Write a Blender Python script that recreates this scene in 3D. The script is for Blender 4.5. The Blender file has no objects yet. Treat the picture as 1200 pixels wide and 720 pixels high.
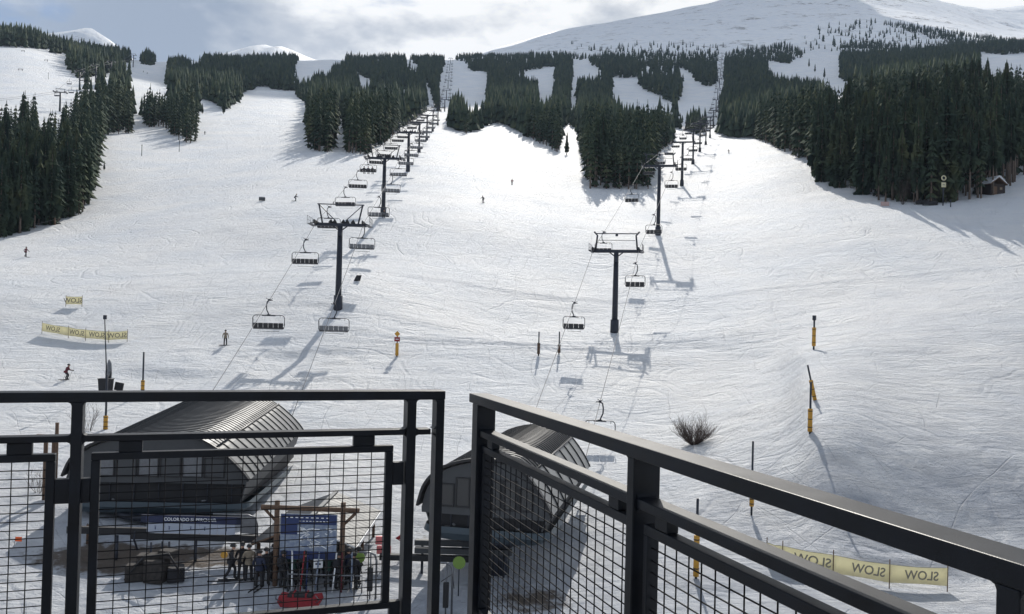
import bpy, bmesh, math, random
import numpy as np
from mathutils import Matrix, Vector

random.seed(7)
rng = np.random.default_rng(11)
SC = bpy.context.scene
COL = SC.collection
R = math.radians

# ------------------------------------------------------------------ camera
F = 1000.0                      # focal length in pixels of the 1200 px wide picture
HOR = 374.0
cam_d = bpy.data.cameras.new("camera")
cam = bpy.data.objects.new("camera", cam_d)
COL.objects.link(cam)
cam_d.sensor_width = 36.0
cam_d.lens = 36.0 * F / 1200.0
cam_d.clip_start = 0.05
cam_d.clip_end = 12000.0
CM = Matrix.Rotation(R(90.8), 4, 'X') @ Matrix.Rotation(R(1.5), 4, 'Z')
cam.matrix_world = CM
SC.camera = cam
CM3 = CM.to_3x3()

def ray(px, py):
    d = CM3 @ Vector(((px - 600) / F, (360 - py) / F, -1.0))
    return d / d.y
def P(px, py, D):
    r = ray(px, py)
    return Vector((r.x * D, D, r.z * D))
CMI = np.array(CM3.transposed())
def project(x, y, z):           # arrays -> pixel arrays
    v = np.stack([x, y, z], -1) @ CMI.T
    return 600 + F * v[..., 0] / -v[..., 2], 360 - F * v[..., 1] / -v[..., 2]

# ------------------------------------------------------------------ light
SUN_EL, SUN_AZ = R(39), R(5.0)          # azimuth measured from +Y towards +X
w = bpy.data.worlds.new("World")
SC.world = w
w.use_nodes = True
nt = w.node_tree
for n in list(nt.nodes): nt.nodes.remove(n)
N = nt.nodes.new
L = nt.links.new
wout = N('ShaderNodeOutputWorld')
bg = N('ShaderNodeBackground'); bg.inputs['Strength'].default_value = 0.10
sky = N('ShaderNodeTexSky'); sky.sky_type = 'NISHITA'; sky.sun_disc = False
sky.sun_elevation = SUN_EL; sky.sun_rotation = SUN_AZ
sky.altitude = 2900; sky.air_density = 1.0; sky.dust_density = 0.6; sky.ozone_density = 1.2
tc = N('ShaderNodeTexCoord')
mp = N('ShaderNodeMapping'); mp.inputs['Scale'].default_value = (1.0, 1.0, 2.6); mp.inputs['Location'].default_value = (1.35, 0.6, 0.25)
L(tc.outputs['Generated'], mp.inputs['Vector'])
n1 = N('ShaderNodeTexNoise'); n1.inputs['Scale'].default_value = 3.4; n1.inputs['Detail'].default_value = 9; n1.inputs['Roughness'].default_value = 0.56; n1.inputs['Distortion'].default_value = 0.25
L(mp.outputs[0], n1.inputs['Vector'])
cov = N('ShaderNodeMapRange'); cov.inputs['From Min'].default_value = 0.31; cov.inputs['From Max'].default_value = 0.43; cov.interpolation_type = 'SMOOTHSTEP'
L(n1.outputs['Fac'], cov.inputs['Value'])
n2 = N('ShaderNodeTexNoise'); n2.inputs['Scale'].default_value = 5.5; n2.inputs['Detail'].default_value = 8; n2.inputs['Roughness'].default_value = 0.55
mp2 = N('ShaderNodeMapping'); mp2.inputs['Scale'].default_value = (1.0, 1.0, 2.0); mp2.inputs['Location'].default_value = (2.71, 0.28, 7.79)
L(tc.outputs['Generated'], mp2.inputs['Vector']); L(mp2.outputs[0], n2.inputs['Vector'])
# clouds near the sun are brighter: dot(view direction, sun direction)
nv = N('ShaderNodeVectorMath'); nv.operation = 'DOT_PRODUCT'
nv.inputs[1].default_value = (math.sin(R(16)) * math.cos(SUN_EL), math.cos(R(16)) * math.cos(SUN_EL), math.sin(SUN_EL))
L(tc.outputs['Generated'], nv.inputs[0])
gl = N('ShaderNodeMapRange'); gl.inputs['From Min'].default_value = 0.80; gl.inputs['From Max'].default_value = 0.95
gl.inputs['To Min'].default_value = -0.12; gl.inputs['To Max'].default_value = 0.20
L(nv.outputs['Value'], gl.inputs['Value'])
ad = N('ShaderNodeMath'); ad.operation = 'ADD'
L(n2.outputs['Fac'], ad.inputs[0]); L(gl.outputs[0], ad.inputs[1])
cr = N('ShaderNodeValToRGB')
cr.color_ramp.elements[0].position = 0.36; cr.color_ramp.elements[0].color = (3.5, 4.15, 5.2, 1)
cr.color_ramp.elements[1].position = 0.60; cr.color_ramp.elements[1].color = (11.5, 11.5, 11.4, 1)
e = cr.color_ramp.elements.new(0.49); e.color = (6.4, 6.8, 7.4, 1)
L(ad.outputs[0], cr.inputs['Fac'])
mx = N('ShaderNodeMix'); mx.data_type = 'RGBA'
L(cov.outputs[0], mx.inputs[0]); L(sky.outputs[0], mx.inputs[6]); L(cr.outputs[0], mx.inputs[7])
L(mx.outputs[2], bg.inputs['Color']); L(bg.outputs[0], wout.inputs['Surface'])

sd = bpy.data.lights.new("sun", 'SUN'); sun = bpy.data.objects.new("sun", sd); COL.objects.link(sun)
sd.energy = 4.9; sd.angle = R(0.5); sd.color = (1.0, 0.95, 0.87)
sv = Vector((math.sin(SUN_AZ) * math.cos(SUN_EL), math.cos(SUN_AZ) * math.cos(SUN_EL), math.sin(SUN_EL)))
sun.rotation_euler = sv.to_track_quat('Z', 'Y').to_euler()
SC.view_settings.view_transform = 'Standard'; SC.view_settings.look = 'None'
SC.view_settings.exposure = 0.08; SC.view_settings.gamma = 1.0
SC.render.engine = 'CYCLES'
SC.cycles.max_bounces = 6; SC.cycles.volume_bounces = 0

# ------------------------------------------------------------------ object helpers
def tag(o, label=None, cat=None, group=None, kind=None):
    if label: o['label'] = label
    if cat: o['category'] = cat
    if group: o['group'] = group
    if kind: o['kind'] = kind
    return o
def empty(name, loc, label, cat, group=None, rz=0.0):
    o = bpy.data.objects.new(name, None); COL.objects.link(o)
    o.location = loc; o.rotation_euler = (0, 0, rz); o.empty_display_size = 0.3
    return tag(o, label, cat, group)
def link(name, me, parent=None, loc=None, rot=None):
    o = bpy.data.objects.new(name, me); COL.objects.link(o)
    if parent: o.parent = parent
    if loc is not None: o.location = loc
    if rot is not None: o.rotation_euler = rot
    return o
def copy_tree(o, parent=None):
    c = o.copy(); COL.objects.link(c)
    if parent: c.parent = parent
    for ch in list(o.children): copy_tree(ch, c)
    return c

class MB:
    """collects shapes and becomes ONE mesh"""
    def __init__(s): s.v = []; s.f = []; s.m = []; s.sm = []
    def add(s, vs, fs, mi=0, smooth=False):
        o = len(s.v); s.v += [tuple(v) for v in vs]
        s.f += [tuple(i + o for i in f) for f in fs]; s.m += [mi] * len(fs); s.sm += [smooth] * len(fs)
        return s
    def box(s, c, d, M=None, mi=0):
        x, y, z = d[0] / 2, d[1] / 2, d[2] / 2
        vs = [Vector((sx * x, sy * y, sz * z)) for sx in (-1, 1) for sy in (-1, 1) for sz in (-1, 1)]
        if M: vs = [M @ v for v in vs]
        c = Vector(c); vs = [v + c for v in vs]
        return s.add(vs, [(0, 1, 3, 2), (4, 6, 7, 5), (0, 4, 5, 1), (2, 3, 7, 6), (0, 2, 6, 4), (1, 5, 7, 3)], mi)
    def bbox(s, c, d, b, M=None, mi=0):
        """box with bevelled vertical and horizontal edges (chamfer b)"""
        x, y, z = d[0] / 2, d[1] / 2, d[2] / 2
        bm = bmesh.new(); bmesh.ops.create_cube(bm, size=1.0)
        for v in bm.verts: v.co = Vector((v.co.x * 2 * x, v.co.y * 2 * y, v.co.z * 2 * z))
        bmesh.ops.bevel(bm, geom=bm.edges[:], offset=b, segments=2, affect='EDGES', profile=0.5)
        bm.verts.index_update()
        vs = [v.co.copy() for v in bm.verts]; fs = [[v.index for v in f.verts] for f in bm.faces]; bm.free()
        if M: vs = [M @ v for v in vs]
        c = Vector(c)
        return s.add([v + c for v in vs], fs, mi)
    def tube(s, pts, r, n=6, mi=0, cap=True, smooth=True):
        pts = [Vector(p) for p in pts]
        rs = r if isinstance(r, (list, tuple)) else [r] * len(pts)
        vs = []; fs = []
        up = None
        for i, p in enumerate(pts):
            t = (pts[min(i + 1, len(pts) - 1)] - pts[max(i - 1, 0)])
            if t.length < 1e-9: t = Vector((0, 0, 1))
            t.normalize()
            if up is None:
                up = Vector((0, 0, 1)) if abs(t.z) < 0.9 else Vector((0, 1, 0))
            a = t.cross(up).normalized(); b = a.cross(t).normalized(); up = b
            for k in range(n):
                an = 2 * math.pi * (k + 0.5) / n
                vs.append(p + (a * math.cos(an) + b * math.sin(an)) * rs[i])
        for i in range(len(pts) - 1):
            for k in range(n):
                fs.append((i * n + k, i * n + (k + 1) % n, (i + 1) * n + (k + 1) % n, (i + 1) * n + k))
        s.add(vs, fs, mi, smooth)
        if cap:
            o = len(s.v) - len(vs)
            s.f.append(tuple(o + k for k in reversed(range(n)))); s.m.append(mi); s.sm.append(False)
            s.f.append(tuple(o + (len(pts) - 1) * n + k for k in range(n))); s.m.append(mi); s.sm.append(False)
        return s
    def prism(s, poly, y0, y1, mi=0, M=None):
        """polygon in x,z extruded along y"""
        n = len(poly)
        vs = [Vector((p[0], y0, p[1])) for p in poly] + [Vector((p[0], y1, p[1])) for p in poly]
        if M: vs = [M @ v for v in vs]
        fs = [tuple(range(n)), tuple(reversed(range(n, 2 * n)))] + [(i, i + n, (i + 1) % n + n, (i + 1) % n) for i in range(n)]
        return s.add(vs, fs, mi)
    def mesh(s, name, mats):
        me = bpy.data.meshes.new(name)
        me.from_pydata(s.v, [], s.f)
        for m in (mats if isinstance(mats, (list, tuple)) else [mats]): me.materials.append(m)
        me.polygons.foreach_set('material_index', s.m); me.polygons.foreach_set('use_smooth', s.sm)
        bm = bmesh.new(); bm.from_mesh(me); bmesh.ops.recalc_face_normals(bm, faces=bm.faces[:]); bm.to_mesh(me); bm.free()
        me.update(); return me
    def build(s, name, mats, parent=None, loc=None, rot=None):
        return link(name, s.mesh(name, mats), parent, loc, rot)

# ------------------------------------------------------------------ materials
def mat(name, col, rough=0.6, metal=0.0, var=0.0, vscale=3.0, bump=0.0, bscale=20.0, spec=0.5, trans=0.0, col2=None):
    m = bpy.data.materials.new(name); m.use_nodes = True
    t = m.node_tree; b = t.nodes['Principled BSDF']
    b.inputs['Base Color'].default_value = (*col, 1); b.inputs['Roughness'].default_value = rough
    b.inputs['Metallic'].default_value = metal; b.inputs['Specular IOR Level'].default_value = spec
    if trans: b.inputs['Transmission Weight'].default_value = trans
    tcn = t.nodes.new('ShaderNodeTexCoord')
    if var or col2:
        n = t.nodes.new('ShaderNodeTexNoise'); n.inputs['Scale'].default_value = vscale; n.inputs['Detail'].default_value = 5
        t.links.new(tcn.outputs['Object'], n.inputs['Vector'])
        r = t.nodes.new('ShaderNodeValToRGB')
        r.color_ramp.elements[0].position = 0.3; r.color_ramp.elements[1].position = 0.7
        c2 = col2 or tuple(c * (1 + var) for c in col)
        c1 = col if col2 else tuple(c * (1 - var) for c in col)
        r.color_ramp.elements[0].color = (*c1, 1); r.color_ramp.elements[1].color = (*c2, 1)
        t.links.new(n.outputs['Fac'], r.inputs['Fac']); t.links.new(r.outputs['Color'], b.inputs['Base Color'])
        mr = t.nodes.new('ShaderNodeMapRange'); mr.inputs['To Min'].default_value = max(0, rough - 0.12); mr.inputs['To Max'].default_value = min(1, rough + 0.12)
        t.links.new(n.outputs['Fac'], mr.inputs['Value']); t.links.new(mr.outputs[0], b.inputs['Roughness'])
    if bump:
        n = t.nodes.new('ShaderNodeTexNoise'); n.inputs['Scale'].default_value = bscale; n.inputs['Detail'].default_value = 4
        t.links.new(tcn.outputs['Object'], n.inputs['Vector'])
        bn = t.nodes.new('ShaderNodeBump'); bn.inputs['Distance'].default_value = bump
        t.links.new(n.outputs['Fac'], bn.inputs['Height']); t.links.new(bn.outputs['Normal'], b.inputs['Normal'])
    return m

def snow_mat(name, rock=False, dirt=False):
    m = bpy.data.materials.new(name); m.use_nodes = True
    t = m.node_tree; b = t.nodes['Principled BSDF']; nn = t.nodes.new; ll = t.links.new
    b.inputs['Roughness'].default_value = 0.62; b.inputs['Specular IOR Level'].default_value = 0.12
    g = nn('ShaderNodeNewGeometry')
    def mapping(sc, rot=0.0):
        mm = nn('ShaderNodeMapping'); mm.inputs['Scale'].default_value = sc; mm.inputs['Rotation'].default_value = (0, 0, rot)
        ll(g.outputs['Position'], mm.inputs['Vector']); return mm
    def noise(mm, sc, det=4, rg=0.55, dis=0.0):
        n = nn('ShaderNodeTexNoise'); n.inputs['Scale'].default_value = sc; n.inputs['Detail'].default_value = det
        n.inputs['Roughness'].default_value = rg; n.inputs['Distortion'].default_value = dis
        ll(mm.outputs[0], n.inputs['Vector']); return n.outputs['Fac']
    def math2(op, a, c):
        n = nn('ShaderNodeMath'); n.operation = op
        for i, q in enumerate((a, c)):
            if isinstance(q, (int, float)): n.inputs[i].default_value = q
            else: ll(q, n.inputs[i])
        return n.outputs[0]
    # base colour: clean snow with faint scraped and packed patches
    c1 = noise(mapping((1, 1, 1)), 0.06, 5, 0.6)
    rp = nn('ShaderNodeValToRGB')
    rp.color_ramp.elements[0].position = 0.35; rp.color_ramp.elements[0].color = (0.78, 0.81, 0.85, 1)
    rp.color_ramp.elements[1].position = 0.62; rp.color_ramp.elements[1].color = (0.88, 0.885, 0.89, 1)
    ll(c1, rp.inputs['Fac']); colr = rp.outputs['Color']
    def overlay(colr, fac, c):
        x = nn('ShaderNodeMix'); x.data_type = 'RGBA'; ll(fac, x.inputs[0]); ll(colr, x.inputs[6]); x.inputs[7].default_value = (*c, 1)
        return x.outputs[2]
    def ramp(v, a, c):
        r_ = nn('ShaderNodeMapRange'); r_.inputs['From Min'].default_value = a; r_.inputs['From Max'].default_value = c
        ll(v, r_.inputs['Value']); return r_.outputs[0]
    if rock:
        a = noise(mapping((1, 1, 1.0)), 0.012, 8, 0.72, 0.6)
        bmask = noise(mapping((1, 0.35, 3.0), 0.5), 0.05, 8, 0.75, 0.3)
        f = math2('MULTIPLY', ramp(a, 0.53, 0.62), ramp(bmask, 0.50, 0.57))
        colr = overlay(colr, f, (0.10, 0.085, 0.075))
    if dirt:
        pk = nn('ShaderNodeAttribute'); pk.attribute_name = 'packed_shade'
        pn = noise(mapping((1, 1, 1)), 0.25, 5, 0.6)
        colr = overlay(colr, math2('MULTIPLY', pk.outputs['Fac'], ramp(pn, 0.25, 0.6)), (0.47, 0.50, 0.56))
    if dirt:
        at = nn('ShaderNodeAttribute'); at.attribute_name = 'dirt'
        dn = noise(mapping((1, 1, 1)), 1.3, 6, 0.65)
        f = ramp(math2('ADD', at.outputs['Fac'], math2('MULTIPLY', math2('SUBTRACT', dn, 0.5), 1.6)), 0.55, 0.85)
        colr = overlay(colr, f, (0.15, 0.125, 0.105))
    if not rock:
        s1 = noise(mapping((0.5, 1.0, 1.0), 0.3), 0.55, 7, 0.75, 1.0)
        colr = overlay(colr, math2('MULTIPLY', ramp(s1, 0.54, 0.66), 0.26), (0.60, 0.65, 0.74))
    ll(colr, b.inputs['Base Color'])
    # relief: skied surface, ski tracks crossing the fall line and curved carved lines
    h = None
    def addh(v, k):
        nonlocal h
        q = math2('MULTIPLY', v, k); h = q if h is None else math2('ADD', h, q)
    if not rock:
        addh(noise(mapping((0.34, 1.0, 1.0), 0.06), 0.8, 6, 0.72, 1.4), 0.62)
        addh(noise(mapping((0.30, 1.0, 1.0), -0.6), 1.2, 5, 0.66, 0.8), 0.34); addh(noise(mapping((0.30, 1.0, 1.0), 0.7), 1.1, 5, 0.66, 0.8), 0.26)
        addh(noise(mapping((1.0, 1.0, 1.0)), 2.2, 6, 0.75), 0.44)
        for sc, wid, k, off in ((0.045, 0.012, 0.15, 0.0), (0.10, 0.024, 0.11, 5.0)):
            mm = mapping((1.0, 0.8, 0.0)); mm.inputs['Location'].default_value = (off, off * 1.7, 0)
            vo = nn('ShaderNodeTexVoronoi'); vo.inputs['Scale'].default_value = sc; vo.inputs['Randomness'].default_value = 1.0
            ds = nn('ShaderNodeVectorMath'); ds.operation = 'ADD'; nz = nn('ShaderNodeTexNoise'); nz.inputs['Scale'].default_value = 0.12
            ll(mm.outputs[0], nz.inputs['Vector']); sc2 = nn('ShaderNodeVectorMath'); sc2.operation = 'SCALE'; sc2.inputs['Scale'].default_value = 4.0
            ll(nz.outputs['Color'], sc2.inputs[0]); ll(mm.outputs[0], ds.inputs[0]); ll(sc2.outputs[0], ds.inputs[1]); ll(ds.outputs[0], vo.inputs['Vector'])
            brk = ramp(noise(mapping((1, 1, 1)), 0.10 + off * 0.01, 2), 0.47, 0.56)
            for rad in (0.38, 0.44, 0.60):
                line = ramp(math2('ABSOLUTE', math2('SUBTRACT', vo.outputs['Distance'], rad), 0), wid, 0.0)
                addh(math2('MULTIPLY', line, brk), -k * 1.3)
        for sc, rot, dis, wid, k, seed in ((0.045, 0.2, 9.0, 0.03, 0.09, 0), (0.07, -0.7, 7.0, 0.03, 0.08, 3), (0.028, 0.9, 12.0, 0.018, 0.10, 6), (0.05, -0.15, 10.0, 0.03, 0.08, 9)):
            mm = mapping((1, 1, 1), rot); mm.inputs['Location'].default_value = (seed * 7.3, seed, 0)
            wv = nn('ShaderNodeTexWave'); wv.wave_type = 'BANDS'; wv.wave_profile = 'SIN'; wv.bands_direction = 'X'
            wv.inputs['Scale'].default_value = sc; wv.inputs['Distortion'].default_value = dis
            wv.inputs['Detail'].default_value = 2; wv.inputs['Detail Scale'].default_value = 0.6
            ll(mm.outputs[0], wv.inputs['Vector'])
            d = math2('ABSOLUTE', math2('SUBTRACT', wv.outputs['Fac'], 0.5), 0)
            line = ramp(d, wid, 0.0)
            brk = ramp(noise(mapping((1, 1, 1)), 0.08 + 0.012 * seed, 2), 0.48, 0.6)
            addh(math2('MULTIPLY', line, brk), -k * 1.3)
    else:
        addh(noise(mapping((1, 0.5, 1), 0.4), 0.05, 9, 0.66, 0.5), 1.2)
        addh(noise(mapping((1, 1, 1)), 0.012, 6, 0.6), 6.0)
    bp = nn('ShaderNodeBump'); bp.inputs['Distance'].default_value = 1.0; bp.inputs['Strength'].default_value = 1.0; bp.inputs['Distance'].default_value = 1.25
    ll(h, bp.inputs['Height']); ll(bp.outputs['Normal'], b.inputs['Normal'])
    return m

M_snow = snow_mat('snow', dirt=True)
M_mount = snow_mat('mountain_snow', rock=True)
M_rail = mat('black_powder_coat', (0.006, 0.008, 0.012), 0.42, 0.0, 0.4, 9, 0.0004, 400, 0.22)
M_wire = mat('black_wire', (0.006, 0.006, 0.008), 0.75, spec=0.2)
M_deck = mat('deck_concrete', (0.30, 0.29, 0.28), 0.85, 0, 0.2, 4, 0.002, 60)
M_tower = mat('dark_steel', (0.022, 0.026, 0.038), 0.45, 0.3, 0.25, 1.5)
M_galv = mat('galvanised_steel', (0.16, 0.165, 0.175), 0.42, 0.6, 0.2, 6)
M_cable = mat('steel_cable', (0.16, 0.16, 0.17), 0.7, 0.0)
M_black = mat('black_rubber', (0.014, 0.014, 0.016), 0.7, 0, 0.2, 10)
M_pad = mat('dark_seat_vinyl', (0.018, 0.018, 0.021), 0.55, 0, 0.2, 8)
M_seatgrey = mat('grey_seat_shell', (0.15, 0.155, 0.165), 0.5, 0.2, 0.15, 8)
M_roofd = mat('charcoal_roof_metal', (0.022, 0.025, 0.03), 0.38, 0.4, 0.2, 1.2, 0.004, 6)
M_roofl = mat('pale_roof_panel', (0.20, 0.20, 0.195), 0.35, 0.1, 0.10, 0.8)
M_rib = mat('roof_rib_dark', (0.02, 0.02, 0.022), 0.4, 0.3)
M_glass = mat('tinted_window', (0.03, 0.032, 0.035), 0.12, 0.0)
M_gab = mat('gable_panel', (0.055, 0.058, 0.062), 0.6, 0, 0.12, 2)
M_skirt = mat('terminal_skirt', (0.05, 0.07, 0.085), 0.45, 0.2, 0.12, 1)
M_orange = mat('ochre_pad', (0.50, 0.26, 0.03), 0.65, 0, 0.15, 6)
M_oran2 = mat('orange_flag', (0.9, 0.13, 0.02), 0.7)
M_wood = mat('brown_timber', (0.11, 0.065, 0.04), 0.8, 0, 0.3, 12, 0.004, 60)
M_bark = mat('pine_bark', (0.13, 0.10, 0.08), 0.9, 0, 0.3, 3, 0.02, 8)
M_branch = mat('bare_branch', (0.06, 0.04, 0.033), 0.85, 0, 0.25, 3)
M_yel = mat('yellow_banner', (0.76, 0.72, 0.53), 0.75, 0, 0.10, 2)
_t = M_yel.node_tree; _tr = _t.nodes.new('ShaderNodeBsdfTranslucent'); _tr.inputs['Color'].default_value = (.82, .78, .56, 1); _mx = _t.nodes.new('ShaderNodeMixShader'); _mx.inputs[0].default_value = .45
_t.links.new(_t.nodes['Principled BSDF'].outputs[0], _mx.inputs[1]); _t.links.new(_tr.outputs[0], _mx.inputs[2]); _t.links.new(_mx.outputs[0], _t.nodes['Material Output'].inputs['Surface'])
M_letter = mat('faded_letter', (0.20, 0.19, 0.16), 0.8)
M_red = mat('red_fabric', (0.24, 0.012, 0.018), 0.6, 0, 0.15, 5)
M_pink = mat('faded_red_panel', (0.62, 0.17, 0.17), 0.6, 0, 0.15, 5)
M_white = mat('white_panel', (0.78, 0.79, 0.80), 0.5, 0, 0.04, 2)
M_blue = mat('sign_blue', (0.010, 0.025, 0.10), 0.5, 0, 0.08, 2)
M_lblue = mat('map_pale_blue', (0.12, 0.16, 0.26), 0.55, 0, 0.2, 6, col2=(0.28, 0.32, 0.37))
M_lime = mat('lime_disc', (0.17, 0.27, 0.05), 0.6)
M_navy = mat('navy_jacket', (0.012, 0.018, 0.045), 0.75, 0, 0.2, 6)
M_blk2 = mat('black_jacket', (0.014, 0.014, 0.018), 0.8, 0, 0.2, 6)
M_maroon = mat('maroon_jacket', (0.10, 0.012, 0.02), 0.75, 0, 0.2, 6)
M_green = mat('dark_green_jacket', (0.012, 0.045, 0.035), 0.75, 0, 0.2, 6)
M_tan = mat('tan_jacket', (0.22, 0.18, 0.13), 0.8, 0, 0.2, 6)
M_skin = mat('skin', (0.45, 0.26, 0.18), 0.55)
M_hair = mat('brown_hair', (0.04, 0.025, 0.015), 0.7)
M_pants = mat('dark_trousers', (0.018, 0.018, 0.022), 0.8, 0, 0.2, 6)
M_greyp = mat('grey_corrugated', (0.085, 0.09, 0.095), 0.6, 0.0, 0.15, 2)

def tree_mat():
    m = bpy.data.materials.new('conifer_needles'); m.use_nodes = True
    t = m.node_tree; b = t.nodes['Principled BSDF']; nn = t.nodes.new; ll = t.links.new
    b.inputs['Roughness'].default_value = 0.9; b.inputs['Specular IOR Level'].default_value = 0.05
    g = nn('ShaderNodeNewGeometry'); n = nn('ShaderNodeTexNoise'); n.inputs['Scale'].default_value = 0.10; n.inputs['Detail'].default_value = 7; n.inputs['Roughness'].default_value = 0.7
    ll(g.outputs['Position'], n.inputs['Vector'])
    r = nn('ShaderNodeValToRGB'); r.color_ramp.elements[0].position = 0.35; r.color_ramp.elements[1].position = 0.68
    r.color_ramp.elements[0].color = (0.020, 0.034, 0.028, 1); r.color_ramp.elements[1].color = (0.092, 0.100, 0.052, 1)
    e = r.color_ramp.elements.new(0.52); e.color = (0.042, 0.060, 0.040, 1)
    ll(n.outputs['Fac'], r.inputs['Fac']); ll(r.outputs['Color'], b.inputs['Base Color'])
    return m
M_needle = tree_mat()

# ------------------------------------------------------------------ terrain
PX = [-700, -350, 0, 100, 200, 300, 400, 500, 600, 700, 800, 900, 1000, 1100, 1200, 1550, 1900]
NEAR = {  # heights (camera = 0) for columns 0..1200
 12:  [-14.4] * 13, 22: [-14.4] * 13, 35: [-14.2] * 13,
 42:  [-13.7, -13.6, -13.5, -13.5, -13.5, -13.6, -13.7, -13.8, -13.9, -13.9, -13.9, -13.9, -13.9],
 50:  [-13.0, -13.0, -13.0, -13.0, -13.1, -13.3, -13.3, -13.2, -13.0, -12.7, -12.8, -13.0, -13.0],
 60:  [-11.8, -11.8, -12.0, -12.2, -12.2, -12.2, -12.1, -12.0, -11.3, -9.4, -7.9, -8.0, -8.1],
 70:  [-10.4, -10.4, -10.6, -10.8, -10.8, -10.8, -10.7, -10.5, -9.9, -7.6, -5.9, -5.5, -5.1],
 80:  [-8.8, -8.6, -8.6, -8.6, -8.6, -8.6, -8.6, -8.6, -8.2, -6.3, -4.2, -3.0, -2.2],
 88:  [-7.2, -6.9, -6.7, -6.7, -6.7, -6.7, -6.7, -6.7, -6.4, -5.2, -2.6, -0.8, 0.3],
 94:  [-5.7, -5.4, -4.9, -5.0, -5.0, -5.0, -5.0, -5.1, -5.0, -4.1, -1.5, 0.5, 1.7],
 100: [-4.2, -3.9, -3.3, -3.1, -3.0, -3.0, -3.1, -3.3, -3.3, -2.4, -0.3, 1.8, 3.2],
}
ROWS = {
 115: [343, 349, 350, 345, 343, 362, 384, 391, 388, 377, 362, 345, 332],
 140: [305, 308, 308, 308, 303, 308, 320, 332, 332, 320, 308, 298, 292],
 170: [272, 270, 262, 252, 247, 248, 256, 270, 275, 268, 256, 248, 240],
 200: [246, 244, 236, 226, 222, 222, 232, 248, 251, 240, 228, 222, 215],
 250: [205, 208, 204, 194, 188, 190, 200, 217, 219, 200, 186, 180, 172],
 300: [165, 178, 184, 178, 172, 175, 184, 194, 193, 180, 160, 150, 142],
 370: [128, 148, 158, 158, 158, 160, 168, 178, 176, 166, 140, 128, 120],
 450: [100, 122, 138, 142, 148, 150, 155, 165, 166, 154, 124, 112, 104],
 550: [72, 98, 116, 124, 138, 138, 142, 150, 150, 138, 112, 100, 95],
 700: [50, 78, 100, 112, 118, 124, 124, 132, 134, 122, 102, 92, 85],
 850: [52, 68, 88, 104, 108, 112, 112, 118, 120, 110, 94, 84, 78],
 1000: [58, 67, 79, 90, 96, 100, 100, 104, 106, 98, 86, 77, 72],
 1250: [68, 73, 75, 78, 82, 86, 85, 86, 86, 80, 74, 66, 62],
 1500: [80, 82, 79, 70, 70, 72, 70, 70, 70, 66, 64, 60, 55],
 1900: [100, 100, 95, 84, 82, 76, 60, 52, 45, 38, 31, 35, 47],
 2400: [120, 120, 115, 100, 95, 82, 52, 35, 22, 10, 4, 17, 42],
 2900: [140, 140, 130, 115, 105, 85, 49, 30, 10, -12, -18, 4, 38],
 3400: [160, 160, 150, 130, 120, 100, 65, 45, 22, 2, -6, 14, 46],
}
DK = sorted(list(NEAR) + list(ROWS))
Z = np.zeros((len(DK), len(PX)))
for i, D in enumerate(DK):
    if D in NEAR:
        z = list(NEAR[D])
    else:
        z = [ray(px, row).z * D for px, row in zip(range(0, 1300, 100), ROWS[D])]
    Z[i] = [z[0] + 0.0 * D, z[0] - (0.01 * D if D > 60 else 0)] + z + [z[-1] + (0.01 * D if 60 < D < 1600 else 0), z[-1]]
def pchip(x, y, xi):
    x = np.asarray(x, float); h = np.diff(x); d = np.diff(y, axis=0) / h.reshape(-1, *([1] * (y.ndim - 1)))
    m = np.zeros_like(y)
    hh = h.reshape(-1, *([1] * (y.ndim - 1)))
    w1 = 2 * hh[1:] + hh[:-1]; w2 = hh[1:] + 2 * hh[:-1]
    ok = (d[:-1] * d[1:]) > 0
    with np.errstate(divide='ignore', invalid='ignore'):
        mm = (w1 + w2) / (w1 / d[:-1] + w2 / d[1:])
    m[1:-1] = np.where(ok, mm, 0); m[0] = d[0]; m[-1] = d[-1]
    k = np.clip(np.searchsorted(x, xi) - 1, 0, len(x) - 2)
    t = ((xi - x[k]) / h[k]).reshape(-1, *([1] * (y.ndim - 1))); H = h[k].reshape(t.shape)
    return ((1 + 2 * t) * (1 - t) ** 2) * y[k] + t * (1 - t) ** 2 * H * m[k] + t * t * (3 - 2 * t) * y[k + 1] + t * t * (t - 1) * H * m[k + 1]
NU, ND = 661, 820
UG = np.linspace(-1.3, 1.3, NU)
LD = np.concatenate([np.linspace(math.log(12), math.log(36), 40, endpoint=False), np.linspace(math.log(36), math.log(130), 400, endpoint=False), np.linspace(math.log(130), math.log(3400), 380)])
DG = np.exp(LD)
A = pchip(np.log(DK), Z, LD)
A = pchip((np.array(PX) - 600) / 1000., A.T.copy(), UG).T.copy()
def blur(a, k, ax):
    ker = np.hanning(2 * k + 3)[1:-1]; ker /= ker.sum()
    return np.apply_along_axis(lambda r: np.convolve(np.pad(r, k, mode='edge'), ker, 'valid'), ax, a)
A = blur(blur(A, 12, 1), 4, 0)
_tab = rng.random((256, 256))
def vnoise(x, y):
    xi = np.floor(x).astype(int); yi = np.floor(y).astype(int); fx = x - xi; fy = y - yi
    fx = fx * fx * (3 - 2 * fx); fy = fy * fy * (3 - 2 * fy)
    g = lambda a, b: _tab[a % 256, b % 256]
    return (g(xi, yi) * (1 - fx) + g(xi + 1, yi) * fx) * (1 - fy) + (g(xi, yi + 1) * (1 - fx) + g(xi + 1, yi + 1) * fx) * fy - 0.5
UU, DD = np.meshgrid(UG, DG)
XX = UU * DD
near = np.clip(1.6 - DD / 700, 0, 1)
A += near * (0.9 * vnoise(XX / 34, DD / 26) + 0.34 * vnoise(XX / 9 + 31, DD / 6.5) + 0.16 * vnoise(XX / 3.6 + 7, DD / 1.6))
midr = np.clip((DD - 500) / 250, 0, 1) * np.clip((2000 - DD) / 400, 0, 1)
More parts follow.
